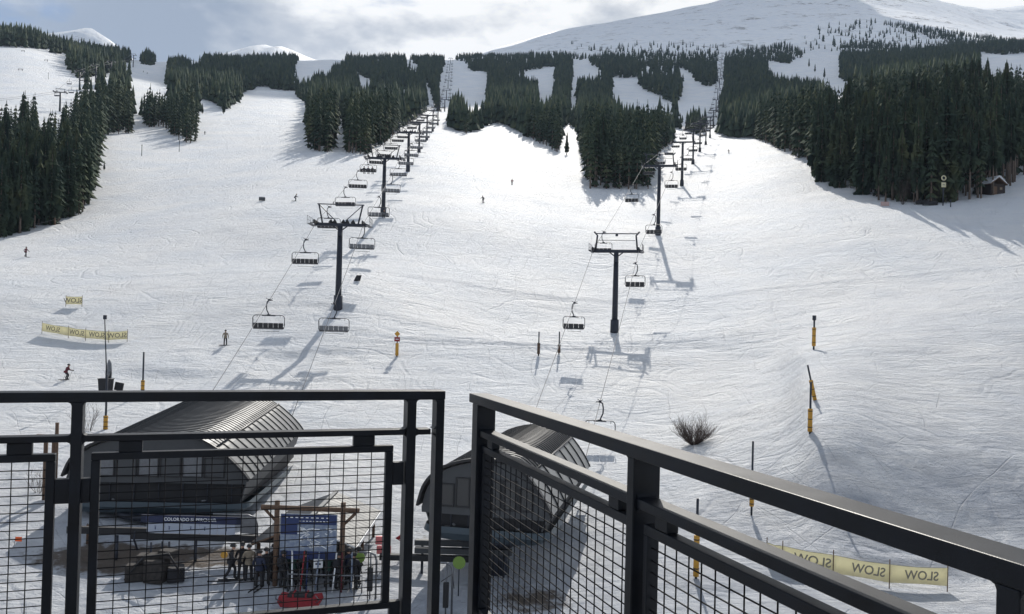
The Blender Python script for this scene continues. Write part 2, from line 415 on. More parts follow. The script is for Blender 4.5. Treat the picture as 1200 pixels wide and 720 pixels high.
A = A + midr * (9 * vnoise(XX / 70 + 5, DD / 110) + 4 * vnoise(XX / 28 + 2, DD / 45)); A += near * (0 * XX) * np.clip((DD - 30) / 60, 0.15, 1)
far = np.clip((DD - 1500) / 800, 0, 1)
A += far * (22 * vnoise(XX / 190, DD / 260) + 7 * vnoise(XX / 80 + 3, DD / 110 + 9) + 1.5 * vnoise(XX / 34, DD / 50))
# the scarp below the crossing track (left of centre) and the cut bank on the right
pxg = 600 + 1000 * UU
def bump1(v, a, b, s):
    return 1 / (1 + np.exp(-(v - a) / s)) * 1 / (1 + np.exp((v - b) / s))
D0 = 98 + 3.2 * vnoise(XX / 5, XX * 0 + 2.2) + 1.5 * vnoise(XX / 1.7, XX * 0 + 5.2) + 3.0 * np.clip((300 - pxg) / 300, 0, 1) * 0
t = np.clip((D0 - DD) / 2.2, 0, 1); rec = np.clip((DD - (D0 - 15)) / 11, 0, 1)
A -= 0.42 * bump1(pxg + 60 * vnoise(DD / 3, XX / 4), 235, 455, 26) * (t * t * (3 - 2 * t)) * rec * np.clip(0.72 + 1.3 * vnoise(XX / 4.2, DD / 5) + 0.8 * vnoise(XX / 1.3, DD / 1.3), 0.1, 2)
A -= 0.7 * bump1(pxg, 150, 250, 14) * np.clip((90.5 - DD) / 2.0, 0, 1) * np.clip((DD - 78) / 11, 0, 1)
A -= 0.6 * bump1(pxg, 1000, 1180, 30) * np.clip((49.2 - DD) / 1.4, 0, 1) * np.clip((DD - 40) / 8, 0, 1)
for dg, wg, kg, x0, x1 in ((101.5, .5, .16, 440, 1010), (104.3, .7, .20, 500, 960), (107.5, .6, .16, 420, 900), (111.5, .8, .14, 560, 940), (99.6, .5, .18, 560, 860)):
    dd_ = DD - dg - 5.0 * vnoise(XX / 30 + dg, XX * 0 + dg) - 0.02 * (XX - 10) - 0.0016 * (XX - 8) ** 2
    kg *= 1.7; A -= kg * bump1(pxg, x0, x1, 30) * np.exp(-(dd_ / wg) ** 2) - kg * .8 * bump1(pxg, x0, x1, 30) * np.exp(-((dd_ + 1.5 * wg) / wg) ** 2)
rl_ = pxg - (952 - 0.55 * (DD - 75) + 14 * vnoise(DD / 6, DD * 0 + 3.3))
A += 1.5 * bump1(DD, 53, 97, 4) * np.where(rl_ < 0, np.exp(-(rl_ / 24) ** 2), np.exp(-(rl_ / 90) ** 2))
# rough, thrown-up snow near the base and on the cut bank
A += 0.16 * bump1(DD, 36, 66, 2) * vnoise(XX / 0.9, DD / 0.9) * (0.4 + bump1(XX, -30, -8, 2))
A += 0.30 * bump1(pxg, 810, 965, 20) * bump1(DD, 52, 95, 4) * vnoise(XX / 1.8 + DD / 2.0, DD / 3.5)

def ground(x, y):
    u = np.clip((np.asarray(x, float) / y + 1.3) / 2.6 * (NU - 1), 0, NU - 1.001)
    l = np.clip(np.interp(np.log(np.maximum(y, 12.001)), LD, np.arange(ND)), 0, ND - 1.001)
    i = l.astype(int) if hasattr(l, 'astype') else int(l); j = u.astype(int) if hasattr(u, 'astype') else int(u)
    fi = l - i; fj = u - j
    return (A[i, j] * (1 - fj) + A[i, j + 1] * fj) * (1 - fi) + (A[i + 1, j] * (1 - fj) + A[i + 1, j + 1] * fj) * fi
def G(x, y): return float(ground(np.float64(x), np.float64(y)))
def on_ground(px, row):
    """first point of the terrain hit by the ray through a pixel"""
    r = ray(px, row); D = 30.0
    while D < 1500:
        if r.z * D <= G(r.x * D, D) + 0.001: break
        D += 0.25
    return Vector((r.x * D, D, G(r.x * D, D)))
def gat(px, D):                 # ground point in a direction at a distance
    x = ray(px, 360).x * D
    for _ in range(3):
        z = G(x, D); row = project(np.float64(x), np.float64(D), np.float64(z))[1]
        x = ray(px, float(row)).x * D
    return Vector((x, D, G(x, D)))

def grid_mesh(name, i0, i1, m, attr=None):
    n = i1 - i0
    V = np.stack([XX[i0:i1], DD[i0:i1], A[i0:i1]], -1).reshape(-1, 3)
    a = np.arange(n * NU).reshape(n, NU)
    q = np.stack([a[:-1, :-1], a[:-1, 1:], a[1:, 1:], a[1:, :-1]], -1).reshape(-1, 4)
    me = bpy.data.meshes.new(name)
    me.vertices.add(len(V)); me.vertices.foreach_set('co', V.ravel())
    me.loops.add(q.size); me.loops.foreach_set('vertex_index', q.ravel())
    me.polygons.add(len(q)); me.polygons.foreach_set('loop_start', np.arange(len(q)) * 4)
    me.polygons.foreach_set('use_smooth', np.ones(len(q), bool))
    me.update(calc_edges=True); me.materials.append(m)
    if attr is not None:
        at = me.attributes.new('dirt', 'FLOAT', 'POINT'); at.data.foreach_set('value', attr[i0:i1].ravel().astype(np.float32))
        at = me.attributes.new('packed_shade', 'FLOAT', 'POINT'); at.data.foreach_set('value', packed_shade[i0:i1].ravel().astype(np.float32))
    return link(name, me)
split = int(np.searchsorted(DG, 1650))
dirt = np.zeros_like(A)
# trafficked, packed snow of the lift base; shade of thin clouds painted lower right
packed_shade = 0.85 * bump1(DD, 10, 60, 4) + 0.50 * bump1(DD, 56, 120, 12) * bump1(pxg + 40 * vnoise(XX / 9, DD / 12), 930, 1900, 60)
# bare gravel under the lift terminals
def ell(cx, cy, rx, ry, k=1.0): return k * np.exp(-(((XX - cx) / rx) ** 2 + ((DD - cy) / ry) ** 2))
dirt += ell(-20.3, 45.2, 5.2, 2.3, 1.4) + ell(-14.6, 46, 3.0, 1.4, 0.8) + ell(1.5, 42, 2.6, 2.2, 0.85) + ell(-4.6, 52, 2.6, 8.0, 0.56) + ell(-9, 41, 8, 2.2, 0.40)
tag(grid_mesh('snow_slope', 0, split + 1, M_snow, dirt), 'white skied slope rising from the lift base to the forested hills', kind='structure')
tag(grid_mesh('mountain', split, ND, M_mount), 'broad snow covered mountain above the tree line', kind='structure')
gb = MB()
for x0, x1, y0, y1 in ((-900, 900, -500, 40),):
    gb.add([(x0, y0, -14.46), (x1, y0, -14.46), (x1, y1, -14.46), (x0, y1, -14.46)], [(0, 1, 2, 3)])
tag(gb.build('ground', M_snow), kind='structure')

def peak(name, pts, D, depth, label, steep=.62):
    """a distant summit: crest line from pixels, slopes in front and behind with ridged relief"""
    xs = np.linspace(pts[0][0], pts[-1][0], 90); rows = np.interp(xs, [p[0] for p in pts], [p[1] for p in pts])
    V = []; ns = 26
    for px, row in zip(xs, rows):
        c = P(px, row, D)
        for k in range(ns):
            s = k / (ns - 1) * 2 - 1
            y = D + s * depth; z = c.z - steep * depth * abs(s) ** 1.15
            x = c.x + 0.0 * s
            f = min(1, abs(s) * 5)
            z += f * (46 * float(vnoise(np.float64(x / 120 + y / 300), np.float64(y / 420))) + 18 * float(vnoise(np.float64(x / 45), np.float64(y / 90))))
            V.append((x, y, z))
    F_ = [(i * ns + k, (i + 1) * ns + k, (i + 1) * ns + k + 1, i * ns + k + 1) for i in range(len(xs) - 1) for k in range(ns - 1)]
    me = bpy.data.meshes.new(name); me.from_pydata(V, [], F_); me.materials.append(M_mount)
    for p in me.polygons: p.use_smooth = True
    tag(link(name, me), label, kind='structure')
peak('mountain_peak', [(-40, 75), (20, 60), (45, 39), (60, 34), (85, 31), (105, 28), (113, 28.5), (125, 36), (140, 48), (152, 58), (170, 76), (200, 95)], 2600, 700, 'bluish rounded snow peak behind the left forest', 1.35)
peak('mountain_peak', [(150, 98), (220, 74), (262, 62), (285, 58), (300, 54.5), (312, 53.5), (322, 56), (332, 55), (345, 60), (370, 68), (430, 84)], 2900, 600, 'low white snow peak behind the ridge left of centre')
peak('mountain_peak', [(1020, 30), (1060, -4), (1080, -3), (1100, 2), (1120, 6), (1148, 9.5), (1170, 8), (1200, 5), (1260, 0), (1400, 10)], 3900, 880, 'distant smooth snow ridge behind the shoulder on the right')

def shade_cloud(cx, cy, cz, rx, ry, rz, seed, label):  # unseen body above the view, added to shade the far hills
    n, m = 64, 40; V = []; q = random.Random(seed); ph = [(q.uniform(0, 6.3), q.uniform(0, 6.3)) for _ in range(4)]
    for i in range(m):
        th = math.pi * i / (m - 1)
        for k in range(n):
            a = 6.28318 * k / n; d = Vector((math.sin(th) * math.cos(a), math.sin(th) * math.sin(a), math.cos(th)))
            f = 1 + .16 * math.sin(3 * a + ph[0][0]) * math.sin(2 * th + ph[0][1]) * math.sin(th) + .10 * math.sin(7 * a + ph[1][0]) * math.sin(th) ** 2 + .06 * math.sin(13 * a + 5 * th + ph[2][0]) * math.sin(th)
            V.append((cx + d.x * rx * f, cy + d.y * ry * f, cz + d.z * rz * (f if d.z > 0 else .45)))
    Fs = [(i * n + k, i * n + (k + 1) % n, (i + 1) * n + (k + 1) % n, (i + 1) * n + k) for i in range(m - 1) for k in range(n)]
    me = bpy.data.meshes.new('shade_cloud'); me.from_pydata(V, [], Fs); me.materials.append(M_shade_cloud)
    for p in me.polygons: p.use_smooth = True
    tag(link('shade_cloud', me), label, kind='structure')
M_shade_cloud = bpy.data.materials.new('shade_cloud_skin'); M_shade_cloud.use_nodes = True
_t = M_shade_cloud.node_tree; _b = _t.nodes['Principled BSDF']; _b.inputs['Base Color'].default_value = (.85, .86, .88, 1); _b.inputs['Roughness'].default_value = 1; _b.inputs['Specular IOR Level'].default_value = 0
_tr = _t.nodes.new('ShaderNodeBsdfTranslucent'); _tr.inputs['Color'].default_value = (.85, .87, .9, 1); _mx = _t.nodes.new('ShaderNodeMixShader'); _mx.inputs[0].default_value = .45
_t.links.new(_b.outputs[0], _mx.inputs[1]); _t.links.new(_tr.outputs[0], _mx.inputs[2]); _t.links.new(_mx.outputs[0], _t.nodes['Material Output'].inputs['Surface'])

shade_cloud(330, 3290, 1850, 860, 580, 190, 5, 'unseen pale cloudbank added high above the mountain to shade the far hills')

# ------------------------------------------------------------------ conifers
def crown_mesh(name, h, rad, cb, levels, per, seed, fine=True):
    """whorls of drooping, pointed needle boughs"""
    r_ = random.Random(seed); b = MB()
    for i in range(levels):
        t = i / (levels - 1)
        z = h * (cb + (1 - cb) * t ** 0.92)
        rr = rad * 1.05 * ((1 - t) ** 0.66) * (0.78 + 0.42 * r_.random()) + 0.12
        if t < 0.12: rr *= 0.72
        n = max(4, int(per * (1 - 0.45 * t)))
        a0 = r_.random() * 6.28
        for k in range(n):
            if r_.random() < 0.10: continue
            a = a0 + 6.283 * k / n + r_.uniform(-.25, .25)
            L_ = rr * r_.uniform(0.62, 1.18); dz = -L_ * r_.uniform(0.12, 0.45) * (1 - t * .6)
            wd = L_ * (0.36 if fine else 0.5); th = h * 0.022
            ca, sa = math.cos(a), math.sin(a)
            def q(rad_, side, zz): return (ca * rad_ - sa * side, sa * rad_ + ca * side, z + zz)
            up = h * (1 - cb) / levels * 1.5
            v = [q(0, 0, up * .55), q(L_ * .5, wd * .62, dz * .35 + r_.uniform(-.1, .1)), q(L_, 0, dz), q(L_ * .5, -wd * .62, dz * .35 - r_.uniform(-.1, .1)), q(L_ * .45, 0, up * .35 + dz * .1)]
            b.add(v, [(0, 1, 4), (1, 2, 4), (2, 3, 4), (3, 0, 4)])
            if fine:
                v = [q(L_ * .1, 0, -up * .1), q(L_ * .75, wd * .55, dz - th * 3.0), q(L_ * .9, 0, dz * .9), q(L_ * .7, -wd * .55, dz - th * 3.4)]
                b.add(v, [(0, 1, 2), (0, 2, 3)])
    b.add([(0.16, 0, h * .93), (-.08, .14, h * .93), (-.08, -.14, h * .93), (0, 0, h * 1.02)], [(0, 1, 3), (1, 2, 3), (2, 0, 3)])
    return b
def trunk_mb(h, r0):
    b = MB(); b.tube([(0, 0, -0.8), (0, 0, h * .3), (0.05, 0.02, h * .65), (0, 0, h * .96)], [r0, r0 * .75, r0 * .45, r0 * .1], 6)
    return b
PROTO = []      # (crown mesh, trunk mesh, natural height)
for i, (rad, cb, lv, per) in enumerate(((1.9, .10, 24, 9), (1.6, .20, 21, 9), (1.6, .36, 17, 8), (2.2, .05, 26, 10), (1.25, .24, 20, 8), (1.8, .45, 15, 8))):
    cm = crown_mesh('crown', 16, rad, cb, lv, per, 50 + i).mesh('crown', M_needle)
    PROTO.append((cm, trunk_mb(16, .24).mesh('trunk', M_bark), 16.0, cb))
MID = [crown_mesh('m', 15, rad, cb, lv, per, 90 + i, False) for i, (rad, cb, lv, per) in enumerate(((1.9, .10, 10, 6), (1.5, .22, 9, 6), (2.1, .06, 11, 6)))]
def far_mb(seed):
    r_ = random.Random(seed); b = MB()
    for (z0, z1, rr) in ((1.0, 7.5, 2.0), (5.0, 11.5, 1.5), (9.0, 15.2, .9)):
        n = 5; vs = []; a0 = r_.random() * 6
        for k in range(n): 
            q = rr * r_.uniform(.75, 1.2); vs.append((q * math.cos(a0 + 6.283 * k / n), q * math.sin(a0 + 6.283 * k / n), z0 + r_.uniform(-.8, .8)))
        vs.append((r_.uniform(-.2, .2), 0, z1))
        b.add(vs, [(k, (k + 1) % n, n) for k in range(n)])
    return b
FAR = [far_mb(i) for i in range(4)]
for mb_ in MID: mb_.tube([(0, 0, -.5), (0, 0, 7)], [.22, .14], 4, cap=False, mi=1)

def inside(px, py, poly):
    poly = np.array(poly, float); x1, y1 = poly[:, 0], poly[:, 1]; x2, y2 = np.roll(x1, -1), np.roll(y1, -1)
    c = np.zeros(px.shape, bool)
    for a, b_, c_, d in zip(x1, y1, x2, y2):
        if b_ == d: continue
        c ^= ((b_ > py) != (d > py)) & (px < (c_ - a) * (py - b_) / (d - b_) + a)
    return c
DARK = [
 [(235,62),(300,57),(350,52),(380,52),(405,60),(430,52),(450,55),(460,60),(490,57),(520,48),(537,50),(560,62),(600,62),(650,59),(690,62),(715,60),(770,57),(800,60),(830,57),(848,62),(870,54),(920,48),(940,56),(975,57),(990,47),(1010,43),(1060,48),(1110,52),(1145,60),(1300,64),
  (1300,165),(1206,205),(1170,228),(1140,235),(1085,240),(1030,238),(1000,225),(955,212),(945,190),(885,163),(840,161),(820,158),(790,152),(788,165),(773,180),(765,200),(760,222),(690,222),(684,200),(682,180),(655,180),(640,172),(615,160),(600,150),(582,145),(570,148),(560,155),(548,158),(530,152),(522,145),(510,128),(500,130),(475,148),(455,165),(430,182),(360,177),(358,150),(362,135),(356,118),(340,108),(308,102),(290,108),(285,112),(275,122),(262,130),(250,120),(215,112),(197,100),(195,75),(198,66),(215,68),(237,74)],
 [(-60,20),(0,27),(15,28),(30,32),(45,33),(60,40),(75,45),(95,48),(110,48),(125,52),(145,52),(155,58),(158,66),(150,72),(135,78),(125,86),(112,90),(100,93),(90,92),(85,85),(78,78),(82,70),(70,64),(60,62),(60,58),(45,58),(30,56),(12,55),(-60,58)],
 [(165,62),(172,56),(182,62),(186,70),(180,78),(168,76)],
 [(-80,125),(0,127),(12,128),(22,135),(28,118),(35,125),(40,110),(45,130),(50,148),(60,133),(68,140),(78,125),(85,120),(92,110),(98,105),(108,108),(118,98),(128,100),(133,85),(147,82),(158,90),(162,100),(150,112),(148,120),(155,118),(162,120),(163,140),(155,157),(145,160),(130,155),(124,160),(118,180),(116,195),(108,225),(103,245),(95,253),(65,262),(0,280),(-80,290)],
 [(165,118),(175,108),(185,110),(195,115),(205,112),(215,122),(228,128),(233,135),(232,150),(230,168),(215,168),(200,158),(190,150),(172,152),(165,140)],
 [(1008,20),(1050,22),(1090,30),(1140,38),(1230,50),(1230,62),(1150,62),(1100,48),(1050,32)],
]
SNOW = [
 [(342,80),(355,67),(405,65),(406,72),(392,75),(390,85),(372,86),(358,95),(345,95)],
 [(420,85),(430,92),(445,100),(458,100),(458,108),(440,105),(425,102),(418,95)],
 [(466,104),(478,108),(488,118),(485,121),(470,114)],
 [(472,68),(482,72),(492,80),(488,87),(478,76)],
 [(496,92),(502,98),(508,115),(511,127),(503,127),(500,110)],
 [(518,70),(530,70),(548,75),(556,84),(570,84),(572,95),(572,110),(565,122),(560,128),(548,126),(543,115),(532,110),(526,128),(519,130),(514,125),(515,95)],
 [(396,140),(403,140),(406,178),(391,178)],
 [(513,56),(530,54),(540,56),(535,62),(522,62)],
 [(602,94),(615,83),(635,79),(650,80),(650,95),(647,112),(632,118),(630,93),(618,90)],
 [(672,70),(690,70),(692,78),(706,80),(706,88),(695,90),(682,88),(678,95),(678,125),(668,130),(670,100)],
 [(717,92),(750,93),(752,102),(762,108),(775,115),(790,122),(798,112),(800,95),(795,85),(750,82),(752,79),(790,80),(808,82),(815,95),(828,103),(838,98),(838,75),(842,66),(850,66),(847,95),(843,130),(836,160),(830,150),(826,130),(810,128),(805,135),(790,132),(770,130),(750,128),(735,128),(727,120),(717,110)],
 [(657,148),(665,148),(680,158),(682,180),(655,180),(657,165)],
 [(896,73),(925,74),(940,67),(940,60),(975,61),(988,60),(985,66),(985,90),(992,98),(1010,103),(1028,108),(1030,115),(1015,113),(1000,113),(985,115),(975,108),(960,97),(945,92),(920,90),(903,82)],
 [(1145,63),(1240,64),(1240,86),(1190,88),(1160,88),(1145,82)],
 [(1030,48),(1045,40),(1075,42),(1090,50),(1070,52),(1050,48)],
]
def in_forest(px, py):
    wx = 7 * vnoise(px / 11, py / 9) + 3 * vnoise(px / 4, py / 4); wy = 3.0 * vnoise(px / 8 + 40, py / 8)
    k_ = np.clip((150 - py) / 60, 0, 1); px = px + wx * k_; py = py + wy * k_
    c = np.zeros(px.shape, bool)
    for p in DARK: c |= inside(px, py, p)
    for p in SNOW: c &= ~inside(px, py, p)
    return c
def sample_trees():
    out = []
    D = 150.0
    while D < 2000:
        s = 2.6 + D / 370.0
        us = np.arange(-0.72, 0.68, s / D)
        us = us + rng.uniform(-.45, .45, len(us)) * s / D
        Ds = D + rng.uniform(-.45, .45, len(us)) * s
        out.append(np.stack([us * Ds, Ds], -1)); D += s * (0.8 if D < 420 else 1.1)
    a = np.concatenate(out); x, y = a[:, 0], a[:, 1]; z = ground(x, y)
    px0, _ = project(x, y, z)
    h = rng.normal(14.2, 3.2, len(x)).clip(5.5, 22)
    h = np.where((px0 > 870) & (y < 300), h * 1.14, h)
    h = np.where(y > 1400, h * 0.72, h)
    px, py = project(x, y, z); px = px + 0 * x; tx, ty = project(x, y, z + h * rng.uniform(.7, 1.05, len(x))); mx_, my = project(x, y, z + h * .45)
    jx = rng.normal(0, 1.1, len(x)) * np.clip((y - 300) / 300, 0, 1); ok = in_forest(px + jx, py) & in_forest(tx + jx, ty) & in_forest(mx_ + jx, my)
    # the tree line thins out high up
    thin = (y > 1400) & (rng.random(len(x)) < 0.35)
    ok &= ~thin
    # scattered trees on the upper snow
    sc_ = inside(px, py, [(590,50),(640,40),(720,18),(745,14),(742,18),(690,32),(640,46),(600,52)]) | inside(px, py, [(940,42),(1010,18),(1100,38),(1140,60),(990,58),(945,60)]) | inside(px, py, [(645,46),(665,52),(680,60),(720,62),(850,62),(850,55),(760,52),(700,58),(665,46)])
    ok |= sc_ & (rng.random(len(x)) < 0.10) & (y > 1200)
    return x[ok], y[ok], z[ok], h[ok], px[ok], py[ok]
tx_, ty_, tz_, th_, tpx, tpy = sample_trees()
order = np.argsort(-(th_ / ty_))
def stand(px, D):
    if px < 166 and D < 330:
        z = ('beyond the left picture edge side' if px < 10 else 'at its left end') if px < 35 else ('near the timber fence post' if px < 75 else 'at its right tip towards the slope')
        z = 'at its left end' if px < 35 else z
        k = 'front row' if D < 195 else 'back row'
        return f'{k} dark conifer of the left edge stand, {z}', f'left edge conifers, {k}, {z}'
    if px < 240 and D < 420: return 'slim conifer in the small open clump of bare trunks right of the left stand', 'conifers of the small left clump'
    if px < 520: return 'conifer in the middle stand left of the far lift towers', 'conifers of the middle left stand'
    if px < 860: return 'conifer in the stand ending in bare trunks between the two chairlifts', 'conifers of the stand between the lifts'
    z = 'left of the dark snowmobiles' if 1000 < px <= 1075 else ('at its tapering left end' if px <= 1000 else ('behind the yellow trail signs' if px < 1135 else 'around the little hut'))
    k = 'front row' if D < 205 else ('second row' if D < 222 else 'back row')
    return f'{k} conifer of the right forest, {z}', f'right forest conifers, {k}, {z}'
def tree(x, y, z, h, vi, label, group, rz=None, wid=1.0, name='pine_tree'):
    cm, tm, nh, cb = PROTO[vi]
    e = empty(name, (x, y, z), label, 'tree', group, random.random() * 6.28 if rz is None else rz)
    s = h / nh; e.scale = (s * wid, s * wid, s)
    link('crown', cm, e); link('trunk', tm, e)
    return e
IND = order[:300]; REST = order[300:]
for i in IND:
    lab, grp = stand(tpx[i], ty_[i])
    bare = (tpx[i] > 1110 and ty_[i] < 230) or (166 < tpx[i] < 240) or (680 < tpx[i] < 770 and ty_[i] < 265)
    vi = random.choice((2, 5, 2)) if bare else random.choice((0, 1, 3, 4, 0, 3))
    tree(tx_[i], ty_[i], tz_[i], th_[i], vi, lab, grp, wid=random.uniform(.9, 1.15))
def bake(name, idx, protos, nh, wid):
    Vs = []; Fs = []; Ms = []; off = 0
    k_of = rng.integers(0, len(protos), len(idx))
    for k, mb_ in enumerate(protos):
        sel = idx[k_of == k]; n = len(sel)
        if not n: continue
        V = np.array(mb_.v); tri = []; mi = []
        for f, m_ in zip(mb_.f, mb_.m):
            for q in range(1, len(f) - 1): tri.append((f[0], f[q], f[q + 1])); mi.append(m_)
        T = np.array(tri); a = rng.random(n) * 6.283; s = th_[sel] / nh; w_ = s * wid * rng.uniform(.85, 1.2, n)
        ca, sa = np.cos(a), np.sin(a)
        W = np.empty((n, len(V), 3))
        W[..., 0] = (V[None, :, 0] * ca[:, None] - V[None, :, 1] * sa[:, None]) * w_[:, None] + tx_[sel][:, None]
        W[..., 1] = (V[None, :, 0] * sa[:, None] + V[None, :, 1] * ca[:, None]) * w_[:, None] + ty_[sel][:, None]
        W[..., 2] = V[None, :, 2] * s[:, None] + tz_[sel][:, None]
        Vs.append(W.reshape(-1, 3)); Fs.append((T[None] + (np.arange(n) * len(V))[:, None, None]).reshape(-1, 3) + off); off += n * len(V)
        Ms.append(np.tile(np.array(mi), n))
    return np.concatenate(Vs), np.concatenate(Fs), np.concatenate(Ms)
near_i = REST[ty_[REST] < 420]; far_i = REST[ty_[REST] >= 420]
v1, f1, m1 = bake('n', near_i, MID, 15.0, 1.1)
v2, f2, m2 = bake('f', far_i, FAR, 15.0, 1.2)
V = np.concatenate([v1, v2]); Fc = np.concatenate([f1, f2 + len(v1)]); Mi = np.concatenate([m1, m2])
me = bpy.data.meshes.new('forest')
me.vertices.add(len(V)); me.vertices.foreach_set('co', V.ravel())
me.loops.add(Fc.size); me.loops.foreach_set('vertex_index', Fc.ravel().astype(np.int32))
me.polygons.add(len(Fc)); me.polygons.foreach_set('loop_start', np.arange(len(Fc)) * 3)
me.materials.append(M_needle); me.materials.append(M_bark)
me.polygons.foreach_set('material_index', Mi.astype(np.int32)); me.update(calc_edges=True)
tag(link('conifer_forest', me), 'dense dark conifer forest covering the hills behind the ski runs', 'forest', kind='stuff')
print('trees', len(IND), len(near_i), len(far_i), 'tris', len(Fc))
# lone trees that stand clear of the forest
for px, row, h, lab in ((948, 79, 13, 'small lone pine on the upper run, leftmost of three'), (955, 85, 11, 'small lone pine on the upper run, middle of three'), (966, 92, 12, 'small lone pine on the upper run, lowest of three'),
                        (218, 122, 7, 'small lone pine on the slope below the forest corner'), (237, 134, 6, 'tiny lone pine on the slope right of the open clump'), (262, 134, 8, 'short pine at the lower tip of the upper left stand'), (664, 182, 9, 'single young pine at the mouth of the narrow run'), (122, 200, 3.0, 'small bare sapling in the snow beside the left stand')):
    g = on_ground(px, row)
    tree(g.x, g.y, g.z, h, 1, lab, None, wid=1.2)

# ------------------------------------------------------------------ deck and railings
CX, CY = -0.18, 4.0
AR = Vector((0.36, -1.0, 0)).normalized(); NR = Vector((AR.y * -1, AR.x, 0))      # along / outward of right rail
AL = Vector((-1.0, -0.36, 0)).normalized(); NL = Vector((-AL.y * -1, -AL.x, 0)) * 1.0
NL = Vector((-0.36, 1.0, 0)).normalized()
OR_ = Vector((CX, CY, 0)); OL = Vector((-0.30, 4.0, 0))
KR = math.hypot(0.36, 1.0)
def sR(px):
    u = (px - 600) / 1000.0 ; return (4 * u + .18) / (.36 + u) * KR
def sL(px):
    u = (px - 600) / 1000.0 ; return -(4 * u + .3) / (1 - .36 * u) * KR
def frameM(a, n):
    return Matrix(((a.x, n.x, 0), (a.y, n.y, 0), (0, 0, 1)))
MR, ML = frameM(AR, NR), frameM(AL, NL)
def member(O, a, n, M3, s0, s1, h0, h1, d0=0.0, d1=0.09, bev=0.003, mb=None):
    """bar filling s0..s1 along, h0..h1 below eye level, d0..d1 deep (outward)"""
    c = O + a * (s0 + s1) / 2 + n * (d0 + d1) / 2 + Vector((0, 0, -(h0 + h1) / 2))
    mb = mb or MB()
    mb.bbox(c, (abs(s1 - s0), abs(d1 - d0), abs(h1 - h0)), bev, M3)
    return mb
def gussets(mb, O, a, n, s, h, hs, ss, d0, d1, r=0.014):
    """small corner fillet between a vertical at s and a horizontal at h"""
    p = [(0, 0), (ss * r, 0), (ss * r * .3, hs * r * .3), (0, hs * r)]
    vs = []
    for d in (d0, d1):
        for q in p: vs.append(O + a * (s + q[0]) + n * d + Vector((0, 0, -(h + q[1]))))
    mb.add(vs, [(0, 1, 2, 3), (7, 6, 5, 4), (0, 4, 5, 1), (1, 5, 6, 2), (2, 6, 7, 3), (3, 7, 4, 0)])
TOP, TB, MID0, MID1, PT, PB = .345, .386, .523, .549, .597, .627
TOPR, TBR, M0R, M1R, PTR, PBR = .355, .396, .512, .541, .579, .608
def wire_panel(root, O, a, n, M3, s0, s1, h0, h1, d, stile=0.034, pb=None):
    f = empty('wire_panel', (0, 0, 0), None, None); f.parent = root
    link('top_bar', member(O, a, n, M3, s0, s1, h0, h0 + .030, .020, .060).mesh('top_bar', M_rail), f)
    link('bottom_bar', member(O, a, n, M3, s0, s1, h1 - .03, h1, .020, .060).mesh('bottom_bar', M_rail), f)
    link('stile', member(O, a, n, M3, s0, s0 + stile, h0 + .0305, h1 - .0305, .021, .059).mesh('stile', M_rail), f)
    link('stile', member(O, a, n, M3, s1 - stile, s1, h0 + .0305, h1 - .0305, .021, .059).mesh('stile', M_rail), f)
    m = MB(); r = .0023
    nv = max(2, int(round((s1 - s0 - 2 * stile) / .0625)))
    for k in range(1, nv):
        s = s0 + stile + (s1 - s0 - 2 * stile) * k / nv + random.uniform(-.0015, .0015)
        b0 = O + a * s + n * .042
        m.tube([b0 + Vector((0, 0, -(h0 + .025))), b0 + n * .0015 + Vector((0, 0, -(h0 + h1) / 2)), b0 + Vector((0, 0, -(h1 - .02)))], r, 5)
    nh = int(round((h1 - h0 - .06) / .0345))
    for k in range(1, nh):
        h = h0 + .03 + (h1 - h0 - .06) * k / nh + random.uniform(-.001, .001)
        m.tube([O + a * (s0 + .02) + n * .0375 + Vector((0, 0, -h)), O + a * (s1 - .02) + n * .0375 + Vector((0, 0, -h))], r, 5)
    tag(m.build('wire_grid', M_wire, f), kind='stuff')
    return f
# left rail
rl = empty('deck_railing', (0, 0, 0), 'black metal railing running level across the left foreground, with wire mesh panels', 'railing')
sLe = sL(-420)
def LM(nm, *k, **kw): return link(nm, member(OL, AL, NL, ML, *k, **kw).mesh(nm, M_rail), rl)
LM('top_rail', 0.0, sLe, TOP, TB, 0, .09)
LM('mid_rail', sL(480), sLe, MID0, MID1, .012, .078)
LM('mid_rail', sL(510) + .001, sL(491), MID0, MID1, .012, .078)
for px in (486.5, 94.5, -310):
    s = sL(px); LM('post', s - .021, s + .021, TB + .0005, 1.62, .001, .089)
LM('post', 0.002, 0.040, TB + .0005, 1.62, .001, .089)
g = MB()
for s, ss in ((sL(486.5) - .021, -1), (sL(486.5) + .021, 1), (sL(94.5) - .021, -1), (sL(94.5) + .021, 1), (.040, 1)):
    gussets(g, OL, AL, NL, s, TB, 1, ss, .004, .08); gussets(g, OL, AL, NL, s, MID0, -1, ss, .014, .075); gussets(g, OL, AL, NL, s, MID1, 1, ss, .014, .075)
tag(g.build('corner_fillet', M_rail, rl), kind='stuff')
for (a0, a1) in ((70, -290), (467, 112)):
    s0, s1 = sL(a0), sL(a1)
    wire_panel(rl, OL, AL, NL, ML, s0, s1, PT, 1.345, 0)
for px0, px1 in ((445, 420), (172, 144), (42, 12), (-230, -258)):
    LM('spacer_block', sL(px0), sL(px1), MID1 + .0005, PT - .0005, .022, .058)
for px0, px1, h0, h1 in ((112, 100, .70, .80), (89, 70, .70, .80), (480, 467, .675, .78), (480, 467, 1.315, 1.40), (112, 100, 1.27, 1.345), (89, 70, 1.27, 1.345)):
    LM('side_bracket', sL(px0) + .0005, sL(px1) - .0005, h0, h1, .022, .058)
